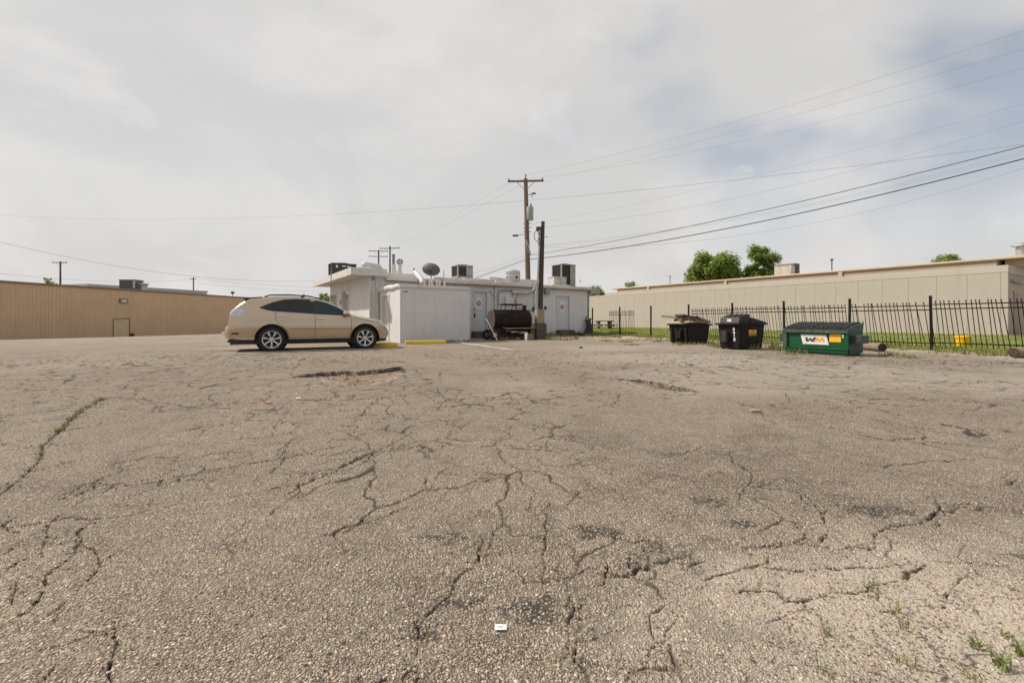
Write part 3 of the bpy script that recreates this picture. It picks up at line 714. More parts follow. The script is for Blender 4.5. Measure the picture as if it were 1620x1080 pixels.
# pipes on the roof and on the front wall
def local(p): # world -> building frame
    d = Vector((p.x-BC.x, p.y-BC.y)); return Vector((d.dot(U), d.dot(V), p.z))
def fpt(px, py, off=-.08):       # point at column/row on (or before) the front wall plane
    P = BP+V*off; s = along(px, P, U); q = P+U*s; return Vector((s, off, CAM_H+(HY-py)/F*q.y))
MB().tube([fpt(784, 489), fpt(784, 452), fpt(785, 443)], .05, 10).build('vent_pipe', 'white_trim', wb, smooth=True)
MB().tube([fpt(788.5, 487), fpt(788.5, 466), fpt(790, 461.5), fpt(793, 459.5), fpt(811, 459.5)], .03, 8).build('conduit', 'grey_metal', wb, smooth=True)
MB().tube([fpt(811, 462, -.12), fpt(835, 463, -.12), fpt(843, 461.5, -.3), fpt(847.5, 455, -.9), fpt(850, 445, -1.6)], .085, 10).build('service_conduit', 'white_trim', wb, smooth=True)
MB().tube([fpt(773, 460, -.03), fpt(786, 474, -.03)], .012, 6).build('cable', 'grey_metal', wb)
for px in (811, 819, 845):
    MB().tube([fpt(px, 463, -.05), fpt(px, 474 if px < 840 else 490, -.05)], .014, 6).build('conduit', 'grey_metal', wb)
bx = fpt(806, 474, -.02); MB().box(bx.x-.3, bx.x+.22, -.14, -.012, bx.z-.25, bx.z+.12).build('meter_box', 'white_paint', wb, .015)
bx = fpt(823, 476, -.02); MB().box(bx.x-.3, bx.x+.3, -.16, -.012, bx.z-.35, bx.z+.15).build('meter_box', 'white_trim', wb, .015)
bx = fpt(843.5, 489, -.02); MB().box(bx.x-.05, bx.x+.05, -.1, -.012, bx.z-.12, bx.z+.12).build('switch_box', 'ac_dark', wb, .01)
bx = fpt(862.5, 487, -.02); MB().box(bx.x-.05, bx.x+.05, -.1, -.012, bx.z-.09, bx.z+.09).build('switch_box', 'ac_dark', wb, .01)
bx = fpt(864, 461, -.02); MB().box(bx.x-.14, bx.x+.14, -.2, -.012, bx.z-.18, bx.z+.16).build('wall_light', 'grey_metal', wb, .03)
# fallen white duct, gas pipes
def rpt(px, py, Y): return local(at(px, py, Y))
MB().tube([rpt(574.5, 429, 20.6), rpt(574.5, 420, 20.6), rpt(577, 418, 20.7), rpt(598, 421.5, 21.6), rpt(603, 428, 21.7), rpt(609, 432, 22.0)], .13, 12).build('duct', 'white_trim', wb, smooth=True)
MB().tube([rpt(657, 430.5, 21.3), rpt(668, 443, 20.7), rpt(668, 448, 20.6)], .12, 12).build('duct', 'white_trim', wb, smooth=True)
MB().tube([rpt(775, 441, 24.3), rpt(780, 441, 24.3), rpt(800, 445, 24.6)], .16, 12).build('duct', 'roof_white', wb, smooth=True)
MB().tube([rpt(604, 431, 21.2), rpt(655, 439, 22.2)], .05, 8).build('pipe', 'white_trim', wb)
MB().tube([rpt(610, 434, 21.0), rpt(655, 442, 22.0)], .04, 8).build('pipe', 'roof_white', wb)
for k in range(9):
    p = rpt(672+k*3.9, 447.5, 20.6); MB().tube([(p.x, p.y, 2.4), (p.x, p.y, p.z+rr.uniform(.05, .16))], .045, 8).build('pipe_stub', 'rust' if k % 3 == 1 else 'white_trim', wb)
MB().tube([rpt(655, 434, 21.6), rpt(655, 424, 21.6)], .04, 8).build('vent_pipe', 'grey_metal', wb)
for px in (628, 702, 918, 815): MB().tube([rpt(px, 442, 23.5 if px < 900 else 26.8), rpt(px, 428 if px < 900 else 447, 23.5 if px < 900 else 26.8)], .025, 8).build('vent_pipe', 'galv', wb)

# things standing on the roof
def on_roof(name, label, cat, px, Y, py=None):
    p = at(px, py if py else 440, Y); return thing(name, label, cat, (p.x, p.y, 0), RZ), p
RT = BH+.15
def ac_unit(label, pxc, Y, z0, z1, wx, wy, shell, coil, mode):
    p = at(pxc, 440, Y); t = thing('air_conditioner', label, 'air conditioner', (p.x, p.y, 0), RZ, 'rooftop air conditioners')
    c = .06
    MB().box(-wx/2+c, wx/2-c, -wy/2+c, wy/2-c, z0+.03, z1-.06).build('coil', coil, t)
    for sx in (-1, 1):
        for s2 in (-1, 1):
            xa, ya = sx*wx/2, s2*wy/2
            MB().box(min(xa, xa-sx*.07), max(xa, xa-sx*.07), min(ya, ya-s2*.07), max(ya, ya-s2*.07), z0+.08, z1-.06).build('corner_post', shell, t)
    MB().box(-wx/2-.02, wx/2+.02, -wy/2-.02, wy/2+.02, z1-.06, z1).build('lid', shell, t, .012)
    MB().box(-wx/2-.01, wx/2+.01, -wy/2-.01, wy/2+.01, z0, z0+.08).build('base', shell, t, .01)
    for k in range(int((z1-z0-.2)/.085)):
        zz = z0+.12+k*.085; lv = MB(); lv.box(-wx/2+.07, wx/2-.07, -wy/2+.025, -wy/2+.055, zz, zz+.022); lv.box(-wx/2+.025, -wx/2+.055, -wy/2+.07, wy/2-.07, zz, zz+.022); lv.build('louvre', coil, t)
    MB().lathe([(.32, z1), (.34, z1+.03), (.3, z1+.05)], 20).build('fan_guard', 'ac_dark', t)
    for (sx, s2) in ((-1, -1), (1, 1), (-1, 1), (1, -1)): MB().box(sx*(wx/2-.12)-.05, sx*(wx/2-.12)+.05, s2*(wy/2-.12)-.05, s2*(wy/2-.12)+.05, RT-.02, z0-.001).build('leg', 'galv', t)
    if mode == 'panel':
        MB().box(wx/2-.42, wx/2-.075, -wy/2-.008, -wy/2+.02, z0+.1, z1-.08).build('service_panel', shell, t)
    return t
def zat(py, Y): return CAM_H+(HY-py)/F*Y
t = ac_unit('black rooftop air conditioner with open frame at the eave end of the white building', 541.5, 24.6, zat(443, 24.6), zat(418, 24.6), 1.25, .9, 'ac_dark', 'ac_dark', 'x')
for k, (x, z, w_, h_) in enumerate(((-.38, -.18, .1, .12), (-.02, -.15, .2, .06), (.22, -.16, .14, .06), (.45, -.3, .14, .22), (.2, -.38, .1, .07))):
    MB().box(x-w_/2, x+w_/2, -.475, -.455, zat(418, 24.6)+z-h_/2, zat(418, 24.6)+z+h_/2).build('label_plate', 'label_white', t)
ac_unit('brown-grey rooftop air conditioner right of the satellite dish', 731, 25.6, zat(440, 25.6), zat(420.5, 25.6), .95, .8, 'ac_beige', 'ac_coil', 'panel')
ac_unit('largest grey rooftop air conditioner, right of the leaning wooden post', 891.5, 28.2, zat(453, 28.2), zat(419, 28.2), 1.12, .95, 'ac_beige', 'ac_coil', 'panel')
p = at(881, 447, 27.4); t = thing('roof_duct_box', 'pale sheet metal duct box in front of the largest rooftop air conditioner', 'duct box', (p.x, p.y, 0), RZ)
MB().box(-.45, .5, -.3, .3, RT+.002, zat(438.5, 27.4)-.03).build('body', 'roof_white', t, .01); MB().box(-.48, .53, -.33, .33, zat(438.5, 27.4)-.028, zat(438.5, 27.4)).build('lid', 'white_trim', t, .01)
# dish
p = at(681.5, 425, 21.6); t = thing('satellite_dish', 'dark grey oval satellite dish on the white roof', 'satellite dish', (p.x, p.y, 0), 0)
M = Matrix.Translation((0, 0, p.z)) @ Matrix.Rotation(R(12), 4, 'Y') @ Matrix.Rotation(R(-100), 4, 'X') @ Matrix.Diagonal((1, .72, 1, 1))
prof = [(.02+.41*i/10, .13*(i/10)**2) for i in range(11)]
prof2 = [(a, b-.012) for a, b in reversed(prof)]
MB().lathe(prof+prof2, 32, M, cap=False).build('reflector', 'dish_grey', t, smooth=True)
MB().tube([(0, .1, RT-.05), (0, .1, p.z-.25), (0, .05, p.z-.05)], .03, 8).build('mast', 'galv', t)
MB().box(-.07, .07, -.02, .12, p.z-.22, p.z-.02).build('bracket', 'ac_dark', t, .01)
MB().tube([(0, -.02, p.z-.2), (0, -.36, p.z-.16)], .014, 6).build('feed_arm', 'ac_dark', t); MB().box(-.04, .04, -.43, -.35, p.z-.19, p.z-.11).build('feed_horn', 'ac_dark', t, .01)
MB().box(-.25, .25, -.15, .35, RT-.01, RT+.03).build('base', 'galv', t)
# flues
p = at(622.5, 420, 24.3); t = thing('flue_pipe', 'thin blue-grey flue pipe with cap on the white roof', 'flue', (p.x, p.y, 0))
MB().tube([(0, 0, RT-.05), (0, 0, zat(418, 24.3))], .12, 12).build('sleeve', 'white_trim', t); MB().tube([(0, 0, zat(418, 24.3)), (0, 0, zat(404, 24.3))], .075, 12).build('pipe', 'pipe_blue', t); MB().lathe([(.1, zat(404, 24.3)), (.11, zat(403, 24.3)), (.02, zat(401.5, 24.3))], 14).build('cap', 'pipe_blue', t)
p = at(632.5, 420, 24.6); t = thing('turbine_vent', 'rusty ball-shaped turbine vent on a white stub on the roof', 'roof vent', (p.x, p.y, 0))
zc_ = zat(414, 24.6)
MB().tube([(0, 0, RT-.05), (0, 0, zc_-.12)], .1, 12).build('stub', 'white_trim', t)
for k in range(12):
    a = 2*math.pi*k/12; pr = []
    for i in range(7):
        ph = R(-65+130*i/6); b_ = a+.35*math.sin(ph); pr.append((.16*math.cos(ph)*math.cos(b_), .16*math.cos(ph)*math.sin(b_), zc_+.16*math.sin(ph)))
    MB().tube(pr, .022, 5).build('vane', 'rust' if k % 2 else 'white_trim', t)
MB().lathe([(.06, zc_+.14), (.07, zc_+.16), (.01, zc_+.18)], 12).build('cap', 'rust', t)
p = at(811.5, 437, 25.2); t = thing('exhaust_fan', 'round white rust-stained exhaust fan drum on the roof, left of the tall utility pole', 'exhaust fan', (p.x, p.y, 0))
zt_ = zat(427, 25.2)
MB().lathe([(.28, RT-.02), (.28, RT+.2), (.36, RT+.22), (.40, RT+.26)], 24).build('curb', 'roof_white', t, smooth=True)
MB().lathe([(.395, RT+.262), (.395, zt_-.1), (.34, zt_-.04), (.2, zt_)], 24).build('drum', 'galv', t, smooth=True)
MB().lathe([(.42, RT+.5), (.425, RT+.53), (.42, RT+.56)], 24).build('band', 'white_trim', t)
MB().box(.16, .26, -.42, -.36, RT+.38, RT+.5).build('latch', 'dark_gap', t); MB().box(-.3, .1, -.5, -.3, RT, RT+.14).build('motor_cover', 'rust', t, .04)

# ------------------------------------------------------------------ white shed in front of the wall
SP = Vector((-4.36, 17.74)); sh = thing('white_shed', 'white plywood lean-to shed with rounded parapet beside the parked SUV', 'shed', (SP.x, SP.y, 0), RZ)
SL = 3.05; SDp = 2.66
hole = (1.35, 2.15, .02, 1.95)
wall_boxes(MB(), 'y', SDp, -.05, 2.15, .12, [hole], a0=.12).build('wall', 'white_paint', sh)
MB().box(0, SL, 0, .12, -.05, 2.15).build('wall', 'white_paint', sh); MB().box(SL-.12, SL, .12, SDp, -.05, 2.15).build('wall', 'white_paint', sh)
dr = MB().box(.05, .1, hole[0]+.05, hole[1]-.05, .04, hole[3]-.05).build('door', 'door_paint', sh, .006)
fr = MB(); fr.box(-.03, .1, hole[0]-.04, hole[0]+.05, .02, hole[3]+.04); fr.box(-.03, .1, hole[1]-.05, hole[1]+.04, .02, hole[3]+.04); fr.box(-.03, .1, hole[0]+.05, hole[1]-.05, hole[3]-.05, hole[3]+.04); fr.build('door_frame', 'white_trim', dr)
MB().box(-.05, SL+.03, -.04, .16, 2.152, 2.28).build('parapet', 'white_trim', sh, .03)
mb = MB(); prf = []
for i in range(9): prf.append((.16+i*(SDp-.16)/8, 2.24+.02*math.sin(i*2.1)))
mb.tube([(.03, y, z-.03) for y, z in prf], [.1, .105, .115, .12, .115, .125, .12, .13, .13], 12); mb.build('roof_roll', 'white_trim', sh, smooth=True)
MB().box(.1, SL-.02, .17, SDp, 2.153, 2.2).build('roof', 'roof_white', sh)
MB().box(.12, .3, -.045, -.042, 1.99, 2.02).build('vent_slot', 'dark_gap', sh); MB().box(-.004, .05, -.012, .0, -.02, 2.15).build('corner_trim', 'white_trim', sh)
mb = MB()
for k in range(3): mb.box(.6+k*.85, .612+k*.85, -.005, -.001, .05, 2.12)
mb.build('panel_joint', 'white_trim', sh)

# ------------------------------------------------------------------ brown metal building on the left
LP = Vector((-42, 49)); LD = Vector((.124, .992)).normalized(); LR = math.atan2(LD.y, LD.x); LT = 4.22
lb = thing('brown_metal_building', 'long low brown ribbed metal building with one tan door', 'building', (LP.x, LP.y, 0), LR)
def lx(px): return along(px, LP, LD)
def lz(px, py):
    q = LP+LD*lx(px); return CAM_H+(HY-py)/F*q.y
dh = (lx(179.5), lx(204.5)); dz = (lz(192, 534.3), lz(192, 504.5))
def ribbed(x0, x1, z0, z1):
    mb = MB(); x = x0; vs = []; pr = []
    while x < x1:
        pr += [(x, 0), (min(x+.22, x1), 0), (min(x+.25, x1), -.045), (min(x+.29, x1), -.045), (min(x+.32, x1), 0)]; x += .32
    for (a, b) in pr: vs += [(a, b, z0), (a, b, z1)]
    mb.add(vs, [(2*i, 2*i+2, 2*i+3, 2*i+1) for i in range(len(pr)-1) if pr[i+1][0]-pr[i][0] > 1e-4]); return mb
for (a, b, c, d) in ((-28, dh[0]-.06, -2.6, LT-.2), (dh[0]-.06, dh[1]+.06, dz[1]+.05, LT-.2), (dh[1]+.06, 38, -2.8, LT-.2)):
    ribbed(a, b, c, d).build('wall', 'brown_metal', lb)
MB().box(-28, 38, -.09, .06, LT-.2, LT).build('roof_trim', 'brown_trim', lb, .02); MB().box(-28, 38, .06, 18, LT-.22, LT-.06).build('roof', 'brown_trim', lb)
MB().box(37.9, 38, .06, 18, -2.8, LT-.23).build('wall', 'brown_metal', lb); MB().box(-28, -27.9, .06, 18, -2.8, LT-.23).build('wall', 'brown_metal', lb)
dr = MB().box(dh[0], dh[1], .02, .08, dz[0]-.2, dz[1]).build('door', 'tan_door', lb, .01)
fr = MB(); fr.box(dh[0]-.07, dh[0], -.04, .09, dz[0]-.2, dz[1]+.07); fr.box(dh[1], dh[1]+.07, -.04, .09, dz[0]-.2, dz[1]+.07); fr.box(dh[0], dh[1], -.04, .09, dz[1], dz[1]+.07); fr.build('door_frame', 'brown_trim', dr)
MB().box((dh[0]+dh[1])/2-.4, (dh[0]+dh[1])/2+.3, -.03, .018, dz[1]-.25, dz[1]-.1).build('door_closer', 'galv', dr)
xl = lx(194); zl = lz(194, 476); lm = MB().box(xl-.45, xl+.45, -.2, -.05, zl-.2, zl+.22).build('wall_lamp', 'brown_trim', lb, .02); MB().box(xl-.3, xl+.25, -.22, -.202, zl-.12, zl+.1).build('lens', 'label_white', lm)
xq = lx(207.5); MB().box(xq-.12, xq+.12, -.25, -.05, lz(207, 534), lz(207, 527)).build('meter', 'dark_gap', lb, .02)
# plinth clumps
MB().box(-28, 38, -.06, -.046, -2.6, -2.0).build('plinth', 'concrete_dark', lb)
# roof behind: pale block, air conditioner, vent
p0 = at(139, 448.8, 62); p1 = at(327, 458.3, 78)
t = thing('far_white_building', 'pale grey roof block rising behind the brown metal building', 'building', (p0.x, p0.y, 0), math.atan2(p1.y-p0.y, p1.x-p0.x)); ln = (p1.xy-p0.xy).length
MB().box(0, ln, 0, 10, -2, p0.z-.3).build('wall', 'galv', t); MB().box(-.15, ln+.15, -.15, 10, p0.z-.3, p0.z).build('roof', 'galv', t)
t = thing('air_conditioner', 'grey-green air conditioner on the roof behind the brown metal building', 'air conditioner', (at(208, 450, 60).x, 60, 0), .1, 'rooftop air conditioners'); z0, z1 = zat(457.5, 60), zat(443, 60)
MB().box(-.95, .95, -.8, .8, z0-.6, z1-.08).build('body', 'ac_green', t, .03); MB().box(-1, 1, -.85, .85, z1-.078, z1).build('lid', 'ac_dark', t, .02); MB().box(.75, 1.0, -.86, -.805, z0+.1, z1-.15).build('service_panel', 'galv', t)
for k in range(6): MB().box(-.85, .7, -.83, -.803, z0+.1+k*.16, z0+.16+k*.16).build('louvre', 'ac_dark', t)
t = thing('roof_vent', 'small round vent beside the grey-green rooftop air conditioner', 'roof vent', (at(228, 450, 60).x, 60, 0)); MB().lathe([(.35, zat(460, 60)-.5), (.35, zat(452, 60)), (.5, zat(450.5, 60)), (.5, zat(448.5, 60)), (.2, zat(448, 60))], 16).build('drum', 'galv', t); MB().lathe([(.15, zat(448, 60)), (.02, zat(447.3, 60))], 12).build('cap', 'grey_metal', t)
p = at(359, 529, 33); t = thing('concrete_block', 'low white-painted concrete block on the lot behind the SUV rear bumper', 'block', (p.x, p.y, p.z-.1), .2)
MB().prism([(-.45, 0), (.45, 0), (.34, .24), (-.25, .28)], -.25, .25).build('body', 'label_white', t, .03); MB().box(-.5, .5, -.28, .28, -.3, -.001).build('base', 'dark_gap', t)

# ------------------------------------------------------------------ tan concrete building on the right
WR = math.atan2(WD.y, WD.x)
tb = thing('tan_building', 'long tan concrete panel building with stepped roof beyond the fence', 'building', (WP.x, WP.y, 0), WR)
# local x runs along the wall away from us, local y > 0 is the lot side
def wx_(px): return along(px, WP, WD)
def wz(px, py):
    q = WP+WD*wx_(px); return CAM_H+(HY-py)/F*q.y
WT = wz(1594, 419); WJ = wz(1590, 430); WEND = along(903, WP, WD)
print('tan wall', WT, WJ, WEND)
me_p = MB().box(.004, 1.316, -.16, 0, -.15, WJ-.02).mesh('panel', 'tan_wall', .008)
x = .276
MB().box(0, .27, -.16, 0, -.15, WJ-.02).build('panel', 'tan_wall', tb, .005)
while x < WEND-1.3:
    o = link('panel', me_p, tb, (x, 0, 0)); x += 1.32
MB().box(0, WEND-.3, -.3, -.17, -.15, WJ-.02).build('wall', 'tan_recess', tb)
xe = wx_(957.5)
MB().box(-.02, xe, -.3, .012, WJ-.018, WT).build('parapet', 'tan_fascia', tb, .015)
MB().box(xe+.003, WEND-.3, -.3, .008, WJ-.018, WJ+.12).build('coping', 'tan_fascia', tb, .01)
MB().box(0, .25, -14, -.31, -.15, WT-.45).build('end_wall', 'tan_recess', tb)
MB().box(-.04, .26, -14, -.302, WT-.448, WT-.02).build('end_fascia', 'tan_fascia', tb)
# upper set-back storey with overhanging roof
UT = wz(1575, 407.5)+.08; UB = WT-.1
MB().box(.6, xe-1.0, -14, -.85, UB-.3, UT-.13).build('upper_wall', 'tan_recess', tb)
MB().box(-1.5, xe-.2, -14.2, -.72, UT-.125, UT).build('upper_roof', 'tan_trim', tb, .02)
MB().box(.3, xe-.3, -13, -.32, WT-.6, WT-.5).build('lower_roof', 'tan_recess', tb)
for px in (1017, 1139, 1321):
    s = wx_(px); MB().box(s-.12, s+.12, -.84, -.74, UB-.3, UT-.13).build('bracket', 'tan_trim', tb)
# end wall door and pipe
dr = MB().box(-.03, .0, -2.1, -1.1, -.1, 2.35).build('door', 'brown_trim', tb); MB().box(-.05, -.031, -2.2, -1.0, 2.352, 2.47).build('door_frame', 'tan_recess', dr)
MB().tube([(-.1, -.4, 3.0), (-.1, -2.6, 2.95)], .06, 8).build('pipe', 'grey_metal', tb)
MB().box(-1.2, .4, -6, -1.5, WT-.02, UT-.13).build('upper_wall', 'tan_trim', tb)
# roof things
p = at(1617, 398, 30); t = thing('roof_vent', 'round capped metal vent on the tan roof at the right picture edge', 'roof vent', (p.x, p.y, 0)); MB().lathe([(.3, 3.9), (.3, zat(391, 30)), (.52, zat(389.5, 30)), (.5, zat(387, 30)), (.1, zat(384, 30))], 18).build('drum', 'galv', t); MB().lathe([(.08, zat(384, 30)), (.02, zat(383, 30))], 10).build('cap', 'grey_metal', t)
p = at(1245, 425, 43); t = thing('air_conditioner', 'pale air conditioner with dark end on the tan building roof', 'air conditioner', (p.x, p.y, 0), WR+.2, 'rooftop air conditioners')
z0, z1 = zat(436, 43), zat(418.5, 43); MB().box(-.8, .8, -.95, .1, z0-.5, z1).build('coil', 'ac_coil', t, .02); MB().box(-.7, .7, .11, 1.25, z0-.5, z1-.22).build('body', 'roof_white', t, .02); MB().box(-.72, .72, .14, 1.27, z1-.218, z1-.16).build('body_lid', 'galv', t); MB().box(-.84, .84, -.98, .13, z1+.001, z1+.06).build('lid', 'ac_beige', t)
for px, Y, pt, lab in ((1316, 45, 412, 'thin antenna pipe on the tan building roof right of its air conditioner'), (1060, 70, 438, 'thin dark antenna pole behind the tan building, left of the trees')):
    b_ = at(px, 450, Y); t = thing('roof_pipe', lab, 'pipe', (b_.x, b_.y, 0)); MB().tube([(0, 0, 3.2), (0, 0, zat(pt, Y))], .05, 8).build('pipe', 'wood_far', t); MB().box(-.1, .1, -.1, .1, zat(pt, Y)+.001, zat(pt, Y)+.15).build('cap', 'wood_far', t)

# ------------------------------------------------------------------ fence
fence = thing('iron_fence', 'black iron picket fence with leaning pickets along the grass', 'fence', (FP.x, FP.y, 0), math.atan2(FD.y, FD.x))
SPC = 2.33; FH = 1.6
posts = [-2.25, 0, 2.19, 4.42, 6.68, 8.99, 11.4, 13.8, 16.3]
mpost = MB().box(-.03, .03, -.03, .03, -.1, FH).box(-.036, .036, -.036, .036, FH, FH+.022).mesh('post', 'fence_black', .004)
for s in posts:
    o = link('post', mpost, fence, (s, 0, 0)); o.rotation_euler = (R(rnd.uniform(-1, 1)), R(rnd.uniform(-1.2, 1.2)), 0)
mpick = MB().tube([(0, 0, .1), (0, 0, 1.40)], .0105, 4).tube([(0, 0, 1.40), (0, 0, 1.425), (0, 0, 1.46)], [.017, .015, .002], 6).mesh('picket', 'fence_black')
def panel(parent, s0, s1, shear, n, dz=0.0, y0=0.0):
    for z in (1.20, 1.33, .2):
        sh_ = shear*(z-1.33)
        MB().box(s0+sh_*.0+(.03 if z > 1 else -.05), s1-.03, y0-.016, y0+.016, z-.016+dz, z+.016+dz).build('rail', 'fence_black', parent)
    for k in range(n):
        s = s0+.07+(s1-s0-.14)*k/(n-1)
        o = link('picket', mpick, parent, (s-shear*.0, y0, dz)); o.rotation_euler = (R(rnd.uniform(-.6, .6)), math.atan(shear)+R(rnd.gauss(0, 1.4)), 0)
        o.location.x = s-math.tan(math.atan(shear))*1.33
panel(fence, -2.25, 0, .105, 20, .03); panel(fence, 0, 2.19, .12, 20); panel(fence, 2.19+.1, 4.42, .12, 20, -.01); panel(fence, 4.42, 6.68, .13, 20, .01); panel(fence, 6.68, 8.85, .1, 20, -.02)
lp = thing('fence_panel', 'loose iron picket panel leaning against a lone fence post', 'fence panel', (*Fpt(13.8, .12), 0), math.atan2(FD.y, FD.x))
panel(lp, -1.05, 1.1, .10, 17, -.02)

# ------------------------------------------------------------------ dumpsters
DA = math.atan2(.5, .866)       # local x along the side that faces right, local y along (-.5,.866)
def tapered(mb, x0, x1, y0, y1, z0, z1, tp, th=.03):
    vo = []; vi = []
    for z, e in ((z0, 0), (z1, tp)):
        vo += [(x0-e, y0-e, z), (x1+e, y0-e, z), (x1+e, y1+e, z), (x0-e, y1+e, z)]
        vi += [(x0-e+th, y0-e+th, z+(th if z == z0 else 0)), (x1+e-th, y0-e+th, z+(th if z == z0 else 0)), (x1+e-th, y1+e-th, z+(th if z == z0 else 0)), (x0-e+th, y1+e-th, z+(th if z == z0 else 0))]
    f = [(3, 2, 1, 0)]
    for i in range(4): f.append((i, (i+1) % 4, 4+(i+1) % 4, 4+i))
    fi = [(8, 9, 10, 11)]
    for i in range(4): fi.append((8+i, 12+i, 12+(i+1) % 4, 8+(i+1) % 4))
    rim = [(4+i, 4+(i+1) % 4, 12+(i+1) % 4, 12+i) for i in range(4)]
    mb.add(vo+vi, f+fi+rim); return mb
g = gnd(1169, 553.5)
d2 = thing('dumpster', 'black plastic dumpster with closed humped lid and orange sticker', 'dumpster', (g.x, g.y, 0), DA, 'dumpsters by the fence')
tapered(MB(), 0, 1.17, 0, .62, .03, .76, .05).build('body', 'black_plastic', d2, .008)
rim = MB(); rim.box(-.13, 1.32, -.10, -.04, .75, .80); rim.box(-.13, 1.32, .66, .72, .75, .80); rim.box(-.13, -.05, -.04, .66, .75, .80); rim.box(1.24, 1.32, -.04, .66, .75, .80); rim.build('rim', 'black_plastic', d2, .01)
MB().prism([(-.06, .802), (.0, .97), (.48, 1.08), (.5, 1.05), (.52, .9), (.5, .802)], -.03, .60).build('lid', 'black_lid', d2, .015)
MB().prism([(.521, .802), (.522, .965), (.6, .975), (1.33, .83), (1.34, .802)], -.05, .62).build('lid', 'black_lid', d2, .012)
mb = MB()
for k in range(4): mb.prism([(.02, .985+.0), (.46, 1.085), (.46, 1.10), (.02, 1.0)], .02+k*.16, .06+k*.16)
mb.build('lid_rib', 'black_lid', d2)
MB().box(-.075, -.052, .22, .36, .85, .93, Matrix.Translation((.03, 0, 0)) @ Matrix.Identity(4)).build('lid_sticker', 'label_white', d2)
MB().box(-.16, -.02, .30, .52, .22, .56).build('fork_pocket', 'black_lid', d2, .02); MB().box(-.165, -.161, .36, .44, .26, .54).build('pocket_opening', 'dark_gap', d2)
for k, ch in enumerate('8418'):
    me = text_mesh(ch, .13, 'label_white', ext=.002, bold=.004); o = link('number', me, d2, (-.03-.009*(3-k)+.0, .13, .62-k*.105)); o.rotation_euler = (R(90), 0, R(-90)); o.location.x = -.055-.0+.011*k
st = MB().box(.42, .80, -.05, -.042, .42, .60).build('sticker', 'label_orange', d2); MB().box(.42, .80, -.054, -.051, .50, .60).build('sticker_band', 'label_yellow', st); MB().box(.44, .78, -.056, -.0545, .44, .48).build('sticker_band', 'sign_red', st)
MB().box(.53, .69, -.0565, -.0545, .535, .565).build('sticker_print', 'label_dark', st)
for (x, y) in ((.08, .06), (1.09, .06), (.08, .56), (1.09, .56)): MB().lathe([(.05, -.025), (.05, .025)], 12, Matrix.Translation((x, y, .05-.02)) @ Matrix.Rotation(R(90), 4, 'X')).build('wheel', 'tyre', d2)
g = gnd(1091, 544.5)
d1 = thing('dumpster', 'black plastic dumpster heaped with scrap boards', 'dumpster', (g.x, g.y, 0), DA, 'dumpsters by the fence')
tapered(MB(), 0, 1.0, 0, .84, .02, .70, .06).build('body', 'black_plastic', d1, .008)
rim = MB(); rim.box(-.12, 1.16, -.12, -.05, .69, .75); rim.box(-.12, 1.16, .88, .95, .69, .75); rim.box(-.12, -.05, -.05, .88, .69, .75); rim.box(1.07, 1.16, -.05, .88, .69, .75); rim.build('rim', 'black_plastic', d1, .012)
for k in range(4): MB().box(-.06, -.028, .06+k*.22, .16+k*.22, .06, .6, Matrix.Rotation(R(-3.5), 4, 'Y')).build('side_rib', 'black_plastic', d1, .01)
MB().box(-.15, -.03, .3, .52, .2, .5).build('fork_pocket', 'black_plastic', d1, .02)
DM1 = Matrix.Translation((g.x, g.y, 0)) @ Matrix.Rotation(DA, 4, 'Z')
scr = [('scrap_dark', (.52, .40, 1.0), (1.5, .40, .07), 6, 6, 'dark scrap board lying across the heaped dumpster, topmost and longest', 'board'),
       ('scrap_wood', (-.02, .60, .99), (1.25, .2, .08), 96, -5, 'grey weathered plank jutting left from the heaped dumpster', 'board'),
       ('scrap_pale', (-.1, .40, .82), (1.2, .16, .06), 88, 1, 'pale splintered board on the left rim of the heaped dumpster', 'board'),
       ('scrap_dark', (.78, .42, .84), (.85, .8, .16), 4, 3, 'thick dark flat panel on the right side of the heaped dumpster', 'board'),
       ('scrap_wood', (.50, .0, .83), (1.3, .16, .10), 2, 1, 'brown board along the near rim of the heaped dumpster', 'board'),
       ('scrap_pale', (.72, .15, 1.0), (.34, .14, .05), -35, 28, 'short pale peaked offcut on top of the heaped dumpster', 'board'),
       ('scrap_dark', (.15, .35, .88), (.95, .5, .14), 60, 3, 'short dark plank beneath the others on the heaped dumpster corner', 'board')]
for mname, c, sz_, rz, ry, lab, cat in scr:
    M = DM1 @ Matrix.Translation(c) @ Matrix.Rotation(R(rz), 4, 'Z') @ Matrix.Rotation(R(ry), 4, 'Y')
    o = MB().prism([(-sz_[0]/2, -sz_[1]/2), (sz_[0]/2, -sz_[1]/2*.8), (sz_[0]/2-.05, sz_[1]/2), (0, sz_[1]/2*1.1), (-sz_[0]/2+.07, sz_[1]/2)], -sz_[2]/2, sz_[2]/2, 'z').build('scrap_board', mname, None, .004)
    o.matrix_world = M; tag(o, lab, cat, 'scrap in the heaped dumpster')
mb = MB(); rr = random.Random(4)
for k in range(26):
    a = rr.uniform(0, 6.28); p = Vector((.0+.08*rr.gauss(0, 1), .1+.12*rr.gauss(0, 1), .80+.04*rr.random())); q = .05
    mb.add([p+Vector((rr.uniform(-q, q), rr.uniform(-q, q), rr.uniform(-q, q))) for _ in range(4)], [(0, 1, 2), (0, 2, 3), (0, 3, 1), (1, 3, 2)])
o = mb.build('foam_scrap', 'foam_yellow'); o.matrix_world = DM1; tag(o, 'torn yellow and white insulation scraps at the corner of the heaped dumpster', 'scrap')

